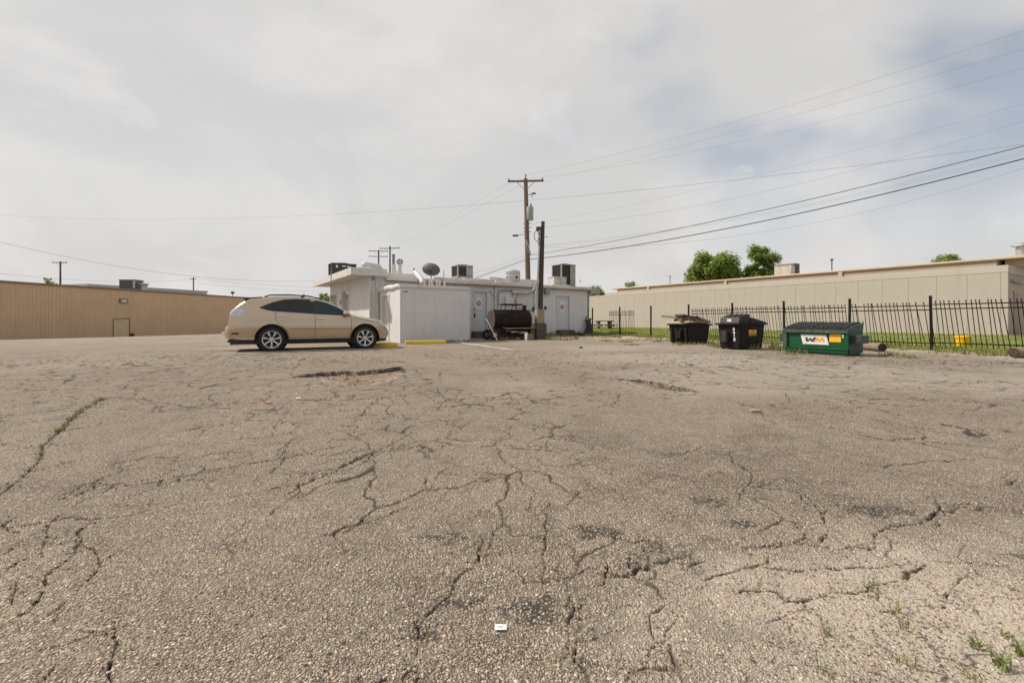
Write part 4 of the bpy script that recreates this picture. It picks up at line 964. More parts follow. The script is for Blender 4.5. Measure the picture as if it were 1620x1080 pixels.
# green dumpster
gN = gnd(1340, 563.5); gL = gnd(1241, 557.5)
gx = Vector((gN.x-gL.x, gN.y-gL.y)); GL = gx.length; GA = math.atan2(gx.y, gx.x)
gd = thing('dumpster', 'green steel dumpster with ribbed black lid and white logo panel', 'dumpster', (gL.x, gL.y, 0), GA, 'dumpsters by the fence')
print('green', GL)
GD_ = .78; GH = .66
# local x along the front (left->right), local y away from the camera (into the dumpster)
MB().box(0, GL, .05, GD_, .06, GH).build('body', 'green_paint', gd, .006)
MB().box(-.01, GL+.01, .02, .05, .06, .15).build('base_channel', 'green_paint', gd, .004); MB().box(-.02, GL+.02, -.005, .018, .148, .158).build('base_lip', 'green_worn', gd)
MB().box(.02, GL-.02, .05, GD_, .0, .058).build('skid', 'green_dark', gd)
MB().box(-.03, GL+.03, -.02, .06, GH-.10, GH+.02).build('top_rail', 'green_worn', gd, .012)
MB().box(-.03, .06, .0, .055, .16, GH-.10).build('corner_post', 'green_worn', gd, .006); MB().box(GL-.05, GL+.03, .0, .055, .16, GH-.10).build('corner_post', 'green_paint', gd, .006)
MB().prism([(.05, GH+.0), (GD_+.03, GH), (GD_+.06, GH+.21), (GD_, GH+.15), (.4, GH+.11), (.05, GH+.02)], GL-.0, GL+.03, 'x').build('side_plate', 'green_dark', gd); MB().prism([(.05, GH+.0), (GD_+.03, GH), (GD_+.06, GH+.15), (GD_, GH+.15), (.4, GH+.11), (.05, GH+.02)], -.03, .0, 'x').build('side_plate', 'green_dark', gd)
def lid_z(y): f = (y+.03)/(GD_+.05); return GH+.025+.145*math.sin(min(1, f)*R(80))
for (a, b) in ((.01, GL/2-.01), (GL/2+.01, GL-.01)):
    ys_ = [-.03+(GD_+.05)*i/10 for i in range(11)]
    l_ = MB().prism([(y, lid_z(y)) for y in ys_]+[(y, lid_z(y)-.02) for y in reversed(ys_)], a, b, 'x').build('lid', 'black_lid', gd)
    for k in range(7):
        x = a+.06+(b-a-.12)*k/6
        MB().prism([(y, lid_z(y)+.028) for y in ys_]+[(y, lid_z(y)-.005) for y in reversed(ys_)], x-.026, x+.026, 'x').build('lid_rib', 'black_lid', l_, .006)
sl = MB(); sl.box(GL+.031, GL+.27, .12, .52, GH-.34, GH-.14); sl.build('fork_sleeve', 'green_dark', gd, .012); MB().box(GL+.033, GL+.265, .112, .118, GH-.32, GH-.16).build('sleeve_opening', 'dark_gap', gd)
MB().box(-.2, -.031, .12, .5, GH-.34, GH-.14).build('fork_sleeve', 'green_dark', gd, .012)
MB().box(GL+.03, GL+.034, .05, GD_, .06, GH).build('side_panel', 'green_dark', gd)
yl = .042
lg = MB().prism([(.40, GH-.145), (1.02, GH-.145), (1.09, GH-.40), (.46, GH-.40)], yl, yl+.006).build('logo_panel', 'label_white', gd)
lz_ = GH-.275
def glyph(poly, m, nm='logo_letter'): MB().prism([(.52+x*.46, lz_-.055+z*.115) for x, z in poly], yl-.004, yl-.001).build(nm, m, lg)
glyph([(0, 1), (.11, 1), (.15, .42), (.24, .85), (.31, .85), (.36, .42), (.46, 1), (.60, 1), (.44, 0), (.31, 0), (.25, .45), (.17, 0), (.04, 0)], 'label_dark')
glyph([(.45, 0), (.61, 1), (.72, 1), (.75, .5), (.86, 1), (.97, 1), (1.02, 0), (.91, 0), (.89, .55), (.77, 0), (.69, 0), (.64, .55), (.58, 0)], 'label_orange')
st = MB().box(1.10, 1.36, yl, yl+.006, GH-.32, GH-.115).build('sticker', 'label_yellow', gd)
for k in range(4): MB().box(1.12, 1.34 if k % 2 else 1.30, yl-.0025, yl-.0005, GH-.15-k*.045, GH-.142-k*.045).build('sticker_print', 'label_orange', st)
o = link('number', text_mesh('2', .10, 'label_white', bold=.004), gd, (GL-.09, .0, GH-.17)); o.rotation_euler = (R(90), 0, 0); o.location.y = -.003

# ------------------------------------------------------------------ small things at the lot's edge
def log_thing(label, a, b, r):
    a = Vector(a); b = Vector(b); ln = (b-a).length; t = thing('log', label, 'log', a, math.atan2(b.y-a.y, b.x-a.x), 'logs by the fence')
    q = random.Random(int(a.x*100)); pts = [(ln*i/10, q.uniform(-.012, .012), r+q.uniform(-.008, .008)) for i in range(11)]
    MB().tube(pts, [r*q.uniform(.92, 1.05) for _ in pts], 14, cap=False).build('bark', 'log_bark', t, smooth=True)
    for x in (.004, ln-.004): MB().tube([(x-.006, 0, r), (x+.006, 0, r)], r*.93, 14).build('cut_end', 'log_end', t)
log_thing('weathered fallen log lying behind the green dumpster', gnd(1352, 553) + Vector((.3, .3, 0)), gnd(1396, 556.5), .12)
log_thing('short brown log at the right picture edge by the fence', gnd(1603, 566), gnd(1690, 566), .125)
p = gnd(1523, 556); p = at(1523, 554, 14.6); t = thing('bucket', 'bright yellow plastic bucket on the grass behind the fence', 'bucket', (p.x, p.y, .03))
MB().lathe([(.15, 0), (.185, .30), (.20, .30), (.20, .35), (.19, .36), (.17, .34), (.14, .03)], 24).build('body', 'bucket_yellow', t, smooth=True); MB().tube([(.2*math.cos(a), .2*math.sin(a)*.9, .3-.16*math.sin(a)) for a in [math.pi*i/10 for i in range(11)]], .006, 6).build('handle', 'grey_metal', t)
def bag(label, p, r, h, seed):
    q = random.Random(seed); mb = MB(); n, m = 26, 14; vs = []
    ph = [q.uniform(0, 6) for _ in range(6)]
    for j in range(m+1):
        v = j/m; z = h*v; rad = r*(math.sin(math.pi*min(1, v*.9+.13))**.6)
        for i in range(n):
            a = 2*math.pi*i/n; k = 1+.08*math.sin(3*a+ph[0]+4*v)+.06*math.sin(5*a+ph[1]-6*v)+.035*math.sin(9*a+ph[2]+9*v)
            vs.append((rad*k*math.cos(a), rad*k*math.sin(a), z+.02*math.sin(4*a+ph[3])*v))
    fs = [(j*n+i, j*n+(i+1) % n, (j+1)*n+(i+1) % n, (j+1)*n+i) for j in range(m) for i in range(n)]+[tuple(range(n-1, -1, -1)), tuple(m*n+i for i in range(n))]
    t = thing('trash_bag', label, 'trash bag', p, 0, 'trash bags by the tan building'); mb.add(vs, fs); mb.build('sack', 'bag_black', t, smooth=True)
    MB().lathe([(.04, h-.04), (.025, h+.02), (.08, h+.12), (.02, h+.1)], 10).build('knot', 'bag_black', t, smooth=True)
a = WP-WD*.9
bag('full black trash bag nearest the tan building corner', (a.x+.3, a.y-.1, .05), .42, .6, 1); bag('slumped black trash bag right of the one at the tan building corner', (a.x+1.1, a.y-.5, .05), .45, .55, 2)
# dark cut stump wrapped in black beside the white building
p = at(935, 525, 26.4); t = thing('dead_stump', 'dark dead stump with broken limbs beside the white building corner', 'stump', (p.x-.1, p.y, 0))
MB().tube([(0, 0, -.05), (.02, 0, .35), (-.05, .02, .75), (-.02, 0, .95)], [.24, .2, .15, .07], 10).build('trunk', 'dead_stump', t, smooth=True)
for pts in ([(-.05, 0, .6), (-.22, 0, .85), (-.16, 0, 1.12)], [(0, 0, .75), (.08, .02, .95), (.12, 0, 1.0)], [(-.05, 0, .1), (-.25, -.05, .25), (-.2, -.05, .4)]):
    MB().tube(pts, [.07, .05, .02], 7).build('limb', 'dead_stump', t, smooth=True)
p = at(921, 527, 25.3); mb = MB(); q = random.Random(9)
t = thing('branch_pile', 'low pile of dark dead branches at the white building corner', 'branches', (p.x, p.y, 0))
for k in range(16):
    a = q.uniform(0, 6.28); l_ = q.uniform(.3, .75); MB().tube([(q.uniform(-.3, .3), q.uniform(-.1, .1), .02), (l_*.5*math.cos(a), .2*math.sin(a), q.uniform(.1, .25)), (l_*math.cos(a), .3*math.sin(a), q.uniform(.1, .45))], [.02, .015, .006], 5).build('branch', 'dead_stump', t)
p = at(955.5, 519, 40); t = thing('picnic_table', 'small dark picnic table on the grass by the tan wall', 'picnic table', (p.x, p.y, .05), .25)
MB().box(-.75, .75, -.4, .4, .68, .76).build('tabletop', 'table_wood', t, .01)
for s in (-1, 1): MB().box(-.95, .95, s*.78-.15, s*.78+.15, .36, .42).build('bench', 'table_wood', t, .01); MB().box(s*.55-.08, s*.55+.08, -.75, .75, .26, .36).build('beam', 'table_wood', t); MB().box(s*.55-.12, s*.55+.12, -.2, .2, 0, .68).build('leg', 'table_wood', t)
# litter
def litter(name, label, cat, mname, px, py, poly, h=.004, rz=0):
    g = gnd(px, py); o = MB().prism(poly, 0, h, 'z').build(name, mname, None, min(.0012, h*.3)); o.location = (g.x, g.y, .010); o.rotation_euler = (R(2), R(-2), rz); return tag(o, label, cat)
g = gnd(792, 993); t = thing('paper_packet', 'small white paper packet lying on the near asphalt', 'paper packet', (g.x, g.y, .001), .03); t.rotation_euler = (R(3), R(1.5), .03)
MB().prism([(-.018, -.012), (.018, -.011), (.0185, .011), (-.0175, .0125)], 0.0015, .003, 'z').build('packet', 'paper', t, .0004)
MB().box(-.01, .006, -.004, -.002, .0032, .0036).box(-.008, .01, .001, .003, .0032, .0036).build('print', 'galv', t)
litter('litter_scrap', 'small red litter scrap on the asphalt left of the pothole', 'litter', 'red_litter', 424, 638, [(-.035, -.02), (.015, -.03), (.04, .0), (.02, .035), (-.02, .02)], .008, .4)
litter('litter_scrap', 'small white litter scrap right of the red one', 'litter', 'paper', 472, 632, [(-.025, -.015), (.025, -.02), (.03, .02), (-.02, .02)], .012, .2)
litter('brick_chip', 'reddish brick chip on the asphalt right of the second pothole', 'brick', 'brick_chip', 1195, 652, [(-.045, -.02), (.035, -.025), (.05, .015), (.0, .03), (-.045, .02)], .014, -.2)
litter('dark_stone', 'small black stone lump on the lot before the white building corner', 'stone', 'dark_gap', 919, 551, [(-.05, -.04), (.05, -.03), (.05, .04), (-.03, .05)], .045, .3)

# ------------------------------------------------------------------ yellow wheel stops
def stop(label, a, b):
    a = Vector((a.x, a.y, 0)); b = Vector((b.x, b.y, 0)); ln = (b-a).length; t = thing('wheel_stop', label, 'wheel stop', a, math.atan2(b.y-a.y, b.x-a.x), 'yellow wheel stops')
    pr = [(-.085, .0), (.085, .0), (.075, .10), (.05, .135), (-.05, .135), (-.075, .10)]
    MB().prism(pr, 0, ln, 'x').build('block', 'yellow_paint', t, .008)
    for x in (.25, ln-.25): MB().lathe([(.025, .13), (.025, .142), (.012, .145)], 10, Matrix.Translation((x, 0, 0))).build('bolt', 'rust', t)
stop('bright yellow concrete wheel stop in front of the white shed', gnd(641, 544.5), gnd(705, 543.3))
stop('yellow concrete wheel stop half hidden behind the SUV front wheel', gnd(576, 549.5), gnd(629, 548.6))

# ------------------------------------------------------------------ barrel smoker
p = at(806, 535, 20.75); sm = thing('barrel_smoker', 'large rusty barrel smoker on wheels in front of the white building', 'smoker', (p.x, p.y, 0), RZ-.12)
ZC, RB, HL = .88, .47, .92
MR = Matrix.Translation((0, 0, ZC)) @ Matrix.Rotation(R(90), 4, 'Y')
MB().lathe([(RB-.01, -HL), (RB, -HL+.02), (RB, HL-.02), (RB-.01, HL)], 40, MR).build('barrel', 'smoker_rust', sm, smooth=True)
for s in (-1, 1): MB().lathe([(RB-.012, s*HL), (RB-.03, s*(HL+.015))], 40, MR).build('end_cap', 'smoker_cap', sm)
def arc(r_, a0, a1, n=16): return [(r_*math.cos(R(a0+(a1-a0)*i/n)), ZC+r_*math.sin(R(a0+(a1-a0)*i/n))) for i in range(n+1)]
ld = MB().prism(arc(RB+.012, 62, 165)+list(reversed(arc(RB+.002, 62, 165))), -HL+.04, HL-.06, 'x').build('lid', 'smoker_rust', sm)
MB().box(-HL+.04, HL-.06, -RB*.47-.03, -RB*.47+.01, ZC+RB*.88, ZC+RB*.88+.03).build('lid_edge', 'smoker_black', ld)
for x in (-.45, .45): MB().tube([(x, -RB-.01, ZC+.05), (x, -RB-.07, ZC+.05)], .012, 6).build('handle_post', 'smoker_black', ld)
MB().tube([(-.5, -.1, ZC+RB-.01), (-.42, -.12, ZC+RB+.2)], .014, 6).build('rack_leg', 'smoker_black', sm); MB().tube([(-.28, -.1, ZC+RB-.01), (-.24, -.12, ZC+RB+.2)], .014, 6).build('rack_leg', 'smoker_black', sm)
MB().tube([(.25, -.1, ZC+RB-.01), (.28, -.12, ZC+RB+.2)], .014, 6).build('rack_leg', 'smoker_black', sm); MB().tube([(.05, -.1, ZC+RB-.01), (.12, -.12, ZC+RB+.2)], .014, 6).build('rack_leg', 'smoker_black', sm)
MB().box(-.46, .52, -.3, .1, ZC+RB+.2, ZC+RB+.27).build('rack', 'smoker_black', sm, .01)
MB().tube([(.74, -.05, ZC+RB-.08), (.74, -.05, ZC+RB+.22)], .095, 14).build('chimney', 'smoker_black', sm)
MB().tube([(HL-.2, -.1, ZC+RB-.02), (HL+.45, -.1, ZC+RB-.02)], .016, 6).build('handle_bar', 'smoker_black', sm)
MB().tube([(-.5, -.62, ZC-.36), (HL+.12, -.62, ZC-.36)], .028, 8).build('shelf_bar', 'rust', sm); MB().box(-.48, HL+.1, -.6, -.4, ZC-.42, ZC-.38).build('shelf', 'smoker_black', sm)
for x in (-.5, HL+.08):
    MB().tube([(x, -.62, ZC-.36), (x, -.60, .05)], .022, 6).build('leg', 'smoker_black', sm); MB().tube([(x, -.62, ZC-.36), (x, -.3, ZC-.3)], .022, 6).build('bracket', 'rust', sm)
MB().box(-.82, .9, -.38, .4, .12, ZC-RB+.12).build('firebox', 'smoker_black', sm, .02); MB().box(-HL, HL, -.3, -.24, .3, .38).build('frame', 'smoker_black', sm); MB().box(-HL, HL, .24, .3, .3, .38).build('frame', 'smoker_black', sm)
for s in (-.42, .42):
    wh = MB().lathe([(.11, -.06), (.19, -.07), (.23, -.05), (.23, .05), (.19, .07), (.11, .06)], 22, Matrix.Translation((-HL-.02, s, .23)) @ Matrix.Rotation(R(90), 4, 'X')).build('wheel', 'tyre', sm, smooth=True)
    MB().lathe([(.1, -.062), (.1, .062)], 14, Matrix.Translation((-HL-.02, s, .23)) @ Matrix.Rotation(R(90), 4, 'X')).build('rim', 'galv', wh)
MB().tube([(-HL-.02, -.42, .23), (-HL-.02, .42, .23)], .03, 8).build('axle', 'smoker_black', sm)
MB().box(-HL-.12, -HL+.3, -.3, .3, .47, .52).build('fender', 'smoker_cap', sm)
a = at(769, 503.5, 19.9); b = at(787, 533, 19.6)
o = MB().tube([(0, 0, 0), tuple((a-Vector((b.x, b.y, 0))))], .022, 8).build('stick', 'label_white', None, loc=(b.x, b.y, 0)); tag(o, 'pale wooden stick leaning against the smoker end', 'stick')
# junk under the smoker
p = at(836, 539, 20.0); t = thing('cardboard_box', 'small brown broken box on the ground below the smoker right end', 'box', (p.x, p.y, 0), .5); MB().prism([(-.14, 0), (.2, 0), (.15, .26), (-.1, .3)], -.12, .12).build('body', 'log_bark', t, .01); MB().prism([(-.16, .0), (-.145, 0), (-.105, .32), (-.125, .32)], -.13, .13).build('flap', 'scrap_pale', t)
q = random.Random(21)
for k, lab in enumerate(('rusty metal rod lying under the smoker, nearest the lot', 'bent pale metal bar under the smoker right end', 'dark steel rod leaning under the smoker middle', 'short grey pipe under the smoker right leg')):
    a = at(800+k*9, 525+q.uniform(-3, 3), 20.05); b = at(826+k*3, 527+q.uniform(-6, 4), 20.1)
    o = MB().tube([(0, 0, 0), tuple((b-a)*.5+Vector((0, .03, .04))), tuple(b-a)], .018+.006*(k % 2), 6).build('scrap_rod', ('rust', 'galv', 'smoker_black', 'grey_metal')[k], None, loc=a); tag(o, lab, 'scrap metal', 'scrap under the smoker')

# ------------------------------------------------------------------ leaning service post with its blocks
b = at(853, 537, 21.3); tp = at(859, 350.5, 21.3); t = thing('service_post', 'dark weathered wooden service post leaning in front of the white building', 'post', (b.x, b.y, 0))
dv = tp-Vector((b.x, b.y, 0))
MB().tube([(0, 0, -.2), tuple(dv*.5), tuple(dv)], [.135, .115, .085], 14).build('pole', 'wood_grey', t, smooth=True)
MB().tube([tuple(dv*.30+Vector((-.2, -.05, 0))), tuple(dv*.44+Vector((-.2, -.06, 0))), tuple(dv*.5+Vector((-.16, -.08, 0))), tuple(dv*.93+Vector((-.14, -.06, 0)))], .045, 8).build('riser_conduit', 'galv', t, smooth=True)
hd = MB().box(dv.x-.32, dv.x-.08, -.1, .1, dv.z-.45, dv.z-.25).build('weather_head', 'ac_dark', t, .03); MB().tube([(dv.x-.3, 0, dv.z-.4), (dv.x-.42, -.05, dv.z-.6), (dv.x-.38, 0, dv.z-.85), (dv.x-.25, 0, dv.z-.95)], .014, 6).build('lead', 'black_wire', hd)
for q_ in (.55, .8, 1.0): MB().lathe([(.05, 0), (.07, .04), (.05, .08), (.065, .12), (.03, .15)], 10, Matrix.Translation((dv.x-.2, -.12, dv.z-q_-.1))).build('insulator', 'insulator', t)
MB().tube([(dv.x+.1, 0, dv.z-.72), (dv.x+.22, 0, dv.z-.72)], .02, 6).build('bolt', 'galv', t)
MB().box(dv.x*.5-.21, dv.x*.5-.1, -.2, -.1, dv.z*.475, dv.z*.505).build('clamp', 'galv', t)
for (px, py0, py1, w_, mname, lab) in ((854, 537.5, 511, .5, 'concrete_dark', 'dark concrete footing block around the leaning service post'), (853.5, 511, 490, .36, 'tan_block', 'tan concrete block stacked on the footing of the leaning service post'), (842.5, 535, 511, .28, 'tan_block', 'narrow brown concrete block left of the service post footing')):
    Y = 21.0; p = at(px, py0, Y); z1 = zat(py1, Y); z0 = zat(py0, Y) if py0 < 520 else -.05
    o = MB().box(-w_/2, w_/2, -w_/2*.9, w_/2*.9, 0, z1-z0-.002).build('concrete_block', mname, None, .015, loc=(p.x, Y, z0), rotz=.35); tag(o, lab, 'concrete block', 'blocks around the service post')

# ------------------------------------------------------------------ utility poles
def utility_pole(label, px, Y, ytop, yarm, half, arm_rot, big=False, tilt=0.0, arms=1, mname='wood_far', base_z=-1.5, r=.15):
    b = at(px, 500, Y); t = thing('utility_pole', label, 'utility pole', (b.x, b.y, 0), 0, 'utility poles')
    zt_ = zat(ytop, Y); za = zat(yarm, Y)
    MB().tube([(tilt, 0, base_z), (tilt*.5, 0, zt_*.5), (0, 0, zt_)], [r*1.15, r, r*.8], 12).build('pole', mname, t, smooth=True)
    for k in range(arms):
        z = za-k*(1.1 if not big else 1.2)
        M = Matrix.Translation((0, -.16, z)) @ Matrix.Rotation(arm_rot, 4, 'Z')
        MB().box(-half, half, -.06, .06, -.065, .065, M).build('crossarm', mname, t, .008)
        for s in (-1, 1):
            e = M @ Vector((s*half*.5, -.02, -.05)); MB().tube([tuple(e), (0, -.13, z-.75)], .02, 5).build('brace', 'grey_metal', t)
            e = M @ Vector((s*half*.93, 0, .065)); MB().lathe([(.04, 0), (.06, .05), (.045, .1), (.055, .14), (.02, .18)], 10, Matrix.Translation(e)).build('insulator', 'insulator', t)
    return t, zt_, za
PY = 35.0
up, zt1, za1 = utility_pole('tall brown utility pole with grey transformer behind the white building', 831.5, PY, 283, 287.5, 1.38, R(-4), True, .28, 1, 'wood_pole', 0, .19)
MB().tube([(0, 0, zt1), (0, 0, zt1+.2)], .04, 8).lathe([(.05, 0), (.07, .05), (.05, .1), (.06, .14), (.02, .18)], 10, Matrix.Translation((0, 0, zt1+.2))).build('top_insulator', 'insulator', up)
ztr = zat(349, PY); trf = MB().lathe([(.24, ztr), (.27, ztr+.04), (.27, ztr+.95), (.25, ztr+1.02), (.1, ztr+1.08)], 22, Matrix.Translation((.33, -.12, 0))).build('transformer', 'transformer_grey', up, smooth=True)
MB().lathe([(.05, 0), (.08, .06), (.05, .12), (.07, .18), (.03, .25)], 10, Matrix.Translation((.4, -.12, ztr+1.04))).build('bushing', 'insulator', trf); MB().box(.02, .1, -.16, -.08, ztr+.2, ztr+.8).build('mount', 'grey_metal', trf)
MB().tube([(0, 0, zat(309, PY)), (.35, -.1, zat(308.5, PY)), (.5, -.1, zat(306, PY))], .03, 6).build('cutout_arm', 'grey_metal', up); MB().box(.5, .78, -.15, -.05, zat(308, PY), zat(305.5, PY)).build('fuse_cutout', 'ac_dark', up, .02); MB().tube([(.55, -.1, zat(308, PY)), (.45, -.1, zat(310, PY)), (.55, -.1, zat(313, PY))], .025, 6).build('lead', 'black_wire', up)
MB().tube([(.05, 0, zat(372, PY)), (-.45, -.1, zat(371, PY)), (-.75, -.12, zat(373, PY))], .025, 6).build('lamp_arm', 'galv', up); MB().box(-1.0, -.55, -.22, -.02, zat(374.5, PY), zat(372, PY)).build('lamp_head', 'ac_dark', up, .03)
for k, (z, r_) in enumerate(((354, .3), (360, .32), (367, .3))): MB().tube([(.12+r_*math.cos(a), -.05+.1*math.sin(a), zat(z, PY)) for a in [math.pi*2*i/12 for i in range(13)]], .014, 5, cap=False).build('cable_loop', 'grey_wire', up)
MB().tube([(.02, -.2, zat(380, PY)), (.2, -.25, zat(390, PY)), (.38, -.2, zat(402, PY))], .05, 7).build('cable_guard', 'galv', up); MB().tube([(.0, -.2, zat(383, PY)), (.12, -.25, zat(396, PY)), (.4, -.2, zat(404, PY))], .03, 7).build('cable_guard', 'galv', up)
utility_pole('nearer of two dark utility poles behind the satellite dish, double crossarm', 599, 95, 395.5, 397.5, 1.95, R(5), False, 0, 2, 'wood_far', 0, .17)
utility_pole('taller of two dark utility poles behind the satellite dish', 617, 88, 389, 393, 2.05, R(-6), False, 0, 1, 'wood_far', 0, .17)
utility_pole('brown utility pole rising behind the left brown building', 95.5, 90, 413.5, 415.5, 1.3, R(8), False, 0, 1, 'wood_far', -2, .17)
utility_pole('small far utility pole behind the brown building near the SUV', 306, 120, 438.5, 441, .6, R(30), False, 0, 1, 'wood_far', -2, .16)
p = at(368, 462, 75); t = thing('roof_lamp', 'small dark lamp on the brown building roof left of the SUV', 'lamp', (p.x, p.y, 0)); MB().tube([(0, 0, 3.5), (0, 0, zat(465, 75))], .04, 6).build('stem', 'dark_gap', t); MB().lathe([(.05, zat(465, 75)), (.28, zat(464, 75)), (.25, zat(461.5, 75)), (.05, zat(461, 75))], 12).build('head', 'dark_gap', t)

# ------------------------------------------------------------------ overhead wires
def wire(label, P0, P1, pts, r, px_range=None, mname='grey_wire'):
    """plan line P0->P1; heights follow a sagging curve through photo points pts"""
    P0 = Vector(P0); P1 = Vector(P1); d = P1-P0; ss = []; zs = []
    for px, py in pts:
        s = along(px, P0, d); q = P0+d*s; ss.append(s); zs.append(CAM_H+(HY-py)/F*q.y)
    c = np.polyfit(ss, zs, min(2, len(ss)-1))
    a, b = (0, 1) if px_range is None else (along(px_range[0], P0, d), along(px_range[1], P0, d))
    P = []
    for i in range(41):
        s = a+(b-a)*i/40; q = P0+d*s; P.append((q.x, q.y, float(np.polyval(c, s))))
    o0 = Vector(P[0]); o = MB().tube([Vector(p)-o0 for p in P], r*(.5 if r < .02 else .8), 5).build('overhead_wire', mname, None, loc=o0, smooth=True)
    return tag(o, label, 'wire', 'overhead wires')
A = (30, 13); pp = at(831, 300, PY)
wire('topmost thin power line from the utility pole top to upper right', (pp.x, PY), A, [(833, 277), (1226, 174), (1620, 49)], .010)
wire('second power line from the top, from the pole crossarm to upper right', (pp.x+1.2, PY-.1), (30.6, 13), [(861, 287), (1240, 187), (1620, 78)], .009)
wire('third power line from the top, running to upper right', (pp.x-1.2, PY+.1), (29.4, 13.4), [(804, 287), (1240, 208), (1620, 108)], .009)
wire('faint wire from the utility pole transformer to the right edge', (pp.x, PY), (30, 12.6), [(871, 349), (1230, 270), (1620, 164)], .008)
wire('long thin cable crossing the whole sky from left edge to right edge', (-80, 58), (50, 18.4), [(0, 341), (290, 344.5), (830, 321), (1220, 277), (1620, 228)], .016)
P2 = (tp.x, tp.y)
wire('curved wire from the service post rising steeply to the right edge', P2, (30, 10), [(872, 358.5), (1205, 303), (1430, 251), (1620, 190)], .007)
wire('thick grey cable from the service post, above the thickest black one', (pp.x+.1, PY), (31, 14), [(836, 404), (1245, 324), (1620, 231)], .022, None, 'black_wire')
wire('upper of two thin twin wires between the thick cables', P2, (31, 14), [(867, 387), (1245, 330), (1620, 240)], .006)
wire('lower of two thin twin wires between the thick cables', P2, (31, 14.2), [(870, 389), (1245, 333), (1620, 244)], .006)
wire('thickest black cable sweeping from the utility pole to the right edge', (pp.x+.1, PY), (32, 14.5), [(837, 411), (865, 406.5), (1305, 329), (1620, 251)], .032, None, 'black_wire')
wire('lowest thin wire sagging from the post to the right edge', P2, (32, 14.8), [(900, 391.5), (1103, 382), (1276, 354), (1620, 266)], .008)
wire('upper wire falling left from the utility pole to far poles behind the dish', (pp.x-.9, PY), (at(618, 393, 88).x, 88), [(803, 290), (712, 344), (620, 391)], .012)
wire('lower wire falling left from the utility pole to far poles behind the dish', (pp.x-.4, PY), (at(600, 398, 95).x, 95), [(822, 293), (712, 352), (604, 399)], .012)
wire('upper service cable dropping left from the utility pole to the white roof', (pp.x, PY), (at(748, 432, 27).x, 27), [(831, 403), (790, 419), (750, 432)], .013)
wire('middle service cable dropping left from the utility pole to the white roof', (pp.x, PY), (at(752, 437, 27).x, 27), [(831, 408), (790, 424), (754, 436)], .012)
wire('thick black service cable dropping left from the utility pole to the roof', (pp.x, PY), (at(748, 442, 27.2).x, 27.2), [(832, 411), (790, 426.5), (750, 441)], .022, None, 'black_wire')
wire('faint wire falling from the left edge behind the brown building', (-110, 70), (-30, 125), [(0, 383), (180, 420), (380, 443)], .03)
wire('lower faint wire running left from the brown utility pole', (-120, 85), (at(95, 430, 90).x, 90), [(0, 433), (50, 437), (94, 442)], .03)
wire('faint wire between the far left poles behind the brown building', (at(95, 420, 90).x, 90), (at(306, 440, 120).x, 120), [(97, 441), (200, 446), (305, 441)], .022)
wire('faint wire running right from the small far pole toward the SUV roof', (at(306, 440, 120).x, 120), (at(520, 455, 125).x, 125), [(307, 441), (400, 449), (520, 455)], .025)
wire('lower faint wire running right from the small far pole', (at(306, 447, 120).x, 120), (at(520, 462, 125).x, 125), [(307, 447), (400, 456), (520, 461)], .025)

# ------------------------------------------------------------------ trees
def tree(label, px, Y, ytop, ybot_c, wpx, seed, leafm='leaf', n=5200, name='tree', group='trees behind the buildings'):
    q = random.Random(seed); b = at(px, 500, Y); zt_ = zat(ytop, Y); zb_ = max(1.2, zat(ybot_c, Y)); rx = wpx/2/F*Y; h = zt_-zb_
    t = thing(name, label, 'tree', (b.x, b.y, 0), 0, group)
    MB().tube([(0, 0, -2), (.05*rx, 0, zb_*.6), (0, 0, zb_+h*.45)], [.05*rx+.12, .04*rx+.08, .03], 9).build('trunk', 'bark', t, smooth=True)
    cl = []
    for k in range(54):
        a = q.uniform(0, 6.283); v = q.random(); rr_ = rx*.78*math.sqrt(max(.02, 1-(2*v-.85)**2/1.7))*q.uniform(.35, 1)
        cl.append((rr_*math.cos(a), rr_*math.sin(a)*.9, zb_+h*(.08+.84*v), rx*q.uniform(.14, .30)))
    for k in range(7):
        c = cl[k*3]; MB().tube([(0, 0, zb_+h*.08*k/2), (c[0]*.5, c[1]*.5, (zb_+c[2])/2+.1*h), c[:3]], [.03*rx+.03, .02*rx+.02, .012], 6).build('limb', 'bark', t)
    mb = MB(); ls = .032*rx+.08
    for k in range(int(n*1.5)):
        c = q.choice(cl); d = Vector((q.gauss(0, 1), q.gauss(0, 1), q.gauss(0, .8))).normalized()*c[3]*(q.random()**.6)*1.12
        p = Vector(c[:3])+d; u = Vector((q.gauss(0, 1), q.gauss(0, 1), q.gauss(0, 1))).normalized(); v = u.orthogonal().normalized(); s = ls*q.uniform(.6, 1.3)
        mb.add([p-u*s, p+v*s*.5, p+u*s, p-v*s*.5], [(0, 1, 2, 3)])
    mb.build('crown', leafm, t); return t
tree('broad green tree behind the tan building, left of the pair', 1127, 62, 399, 470, 104, 1, n=14000)
tree('taller green tree behind the tan building, right of the pair', 1205, 60, 388, 468, 66, 2, n=10000)
tree('small green tree top above the far end of the tan roof', 997, 95, 445, 475, 30, 3, n=1600)
tree('green tree just right of the white building roof end', 940, 75, 453, 480, 38, 4, n=2200)
tree('flat green tree top above the tan roof near the right edge', 1500, 60, 402, 450, 56, 5, n=2600)
tree('light green tree between the SUV and the white building', 511, 60, 461, 500, 26, 6, 'leaf_light', n=1200)
tree('small light green tree top above the brown building', 76, 75, 438, 470, 22, 7, 'leaf_light', n=900)

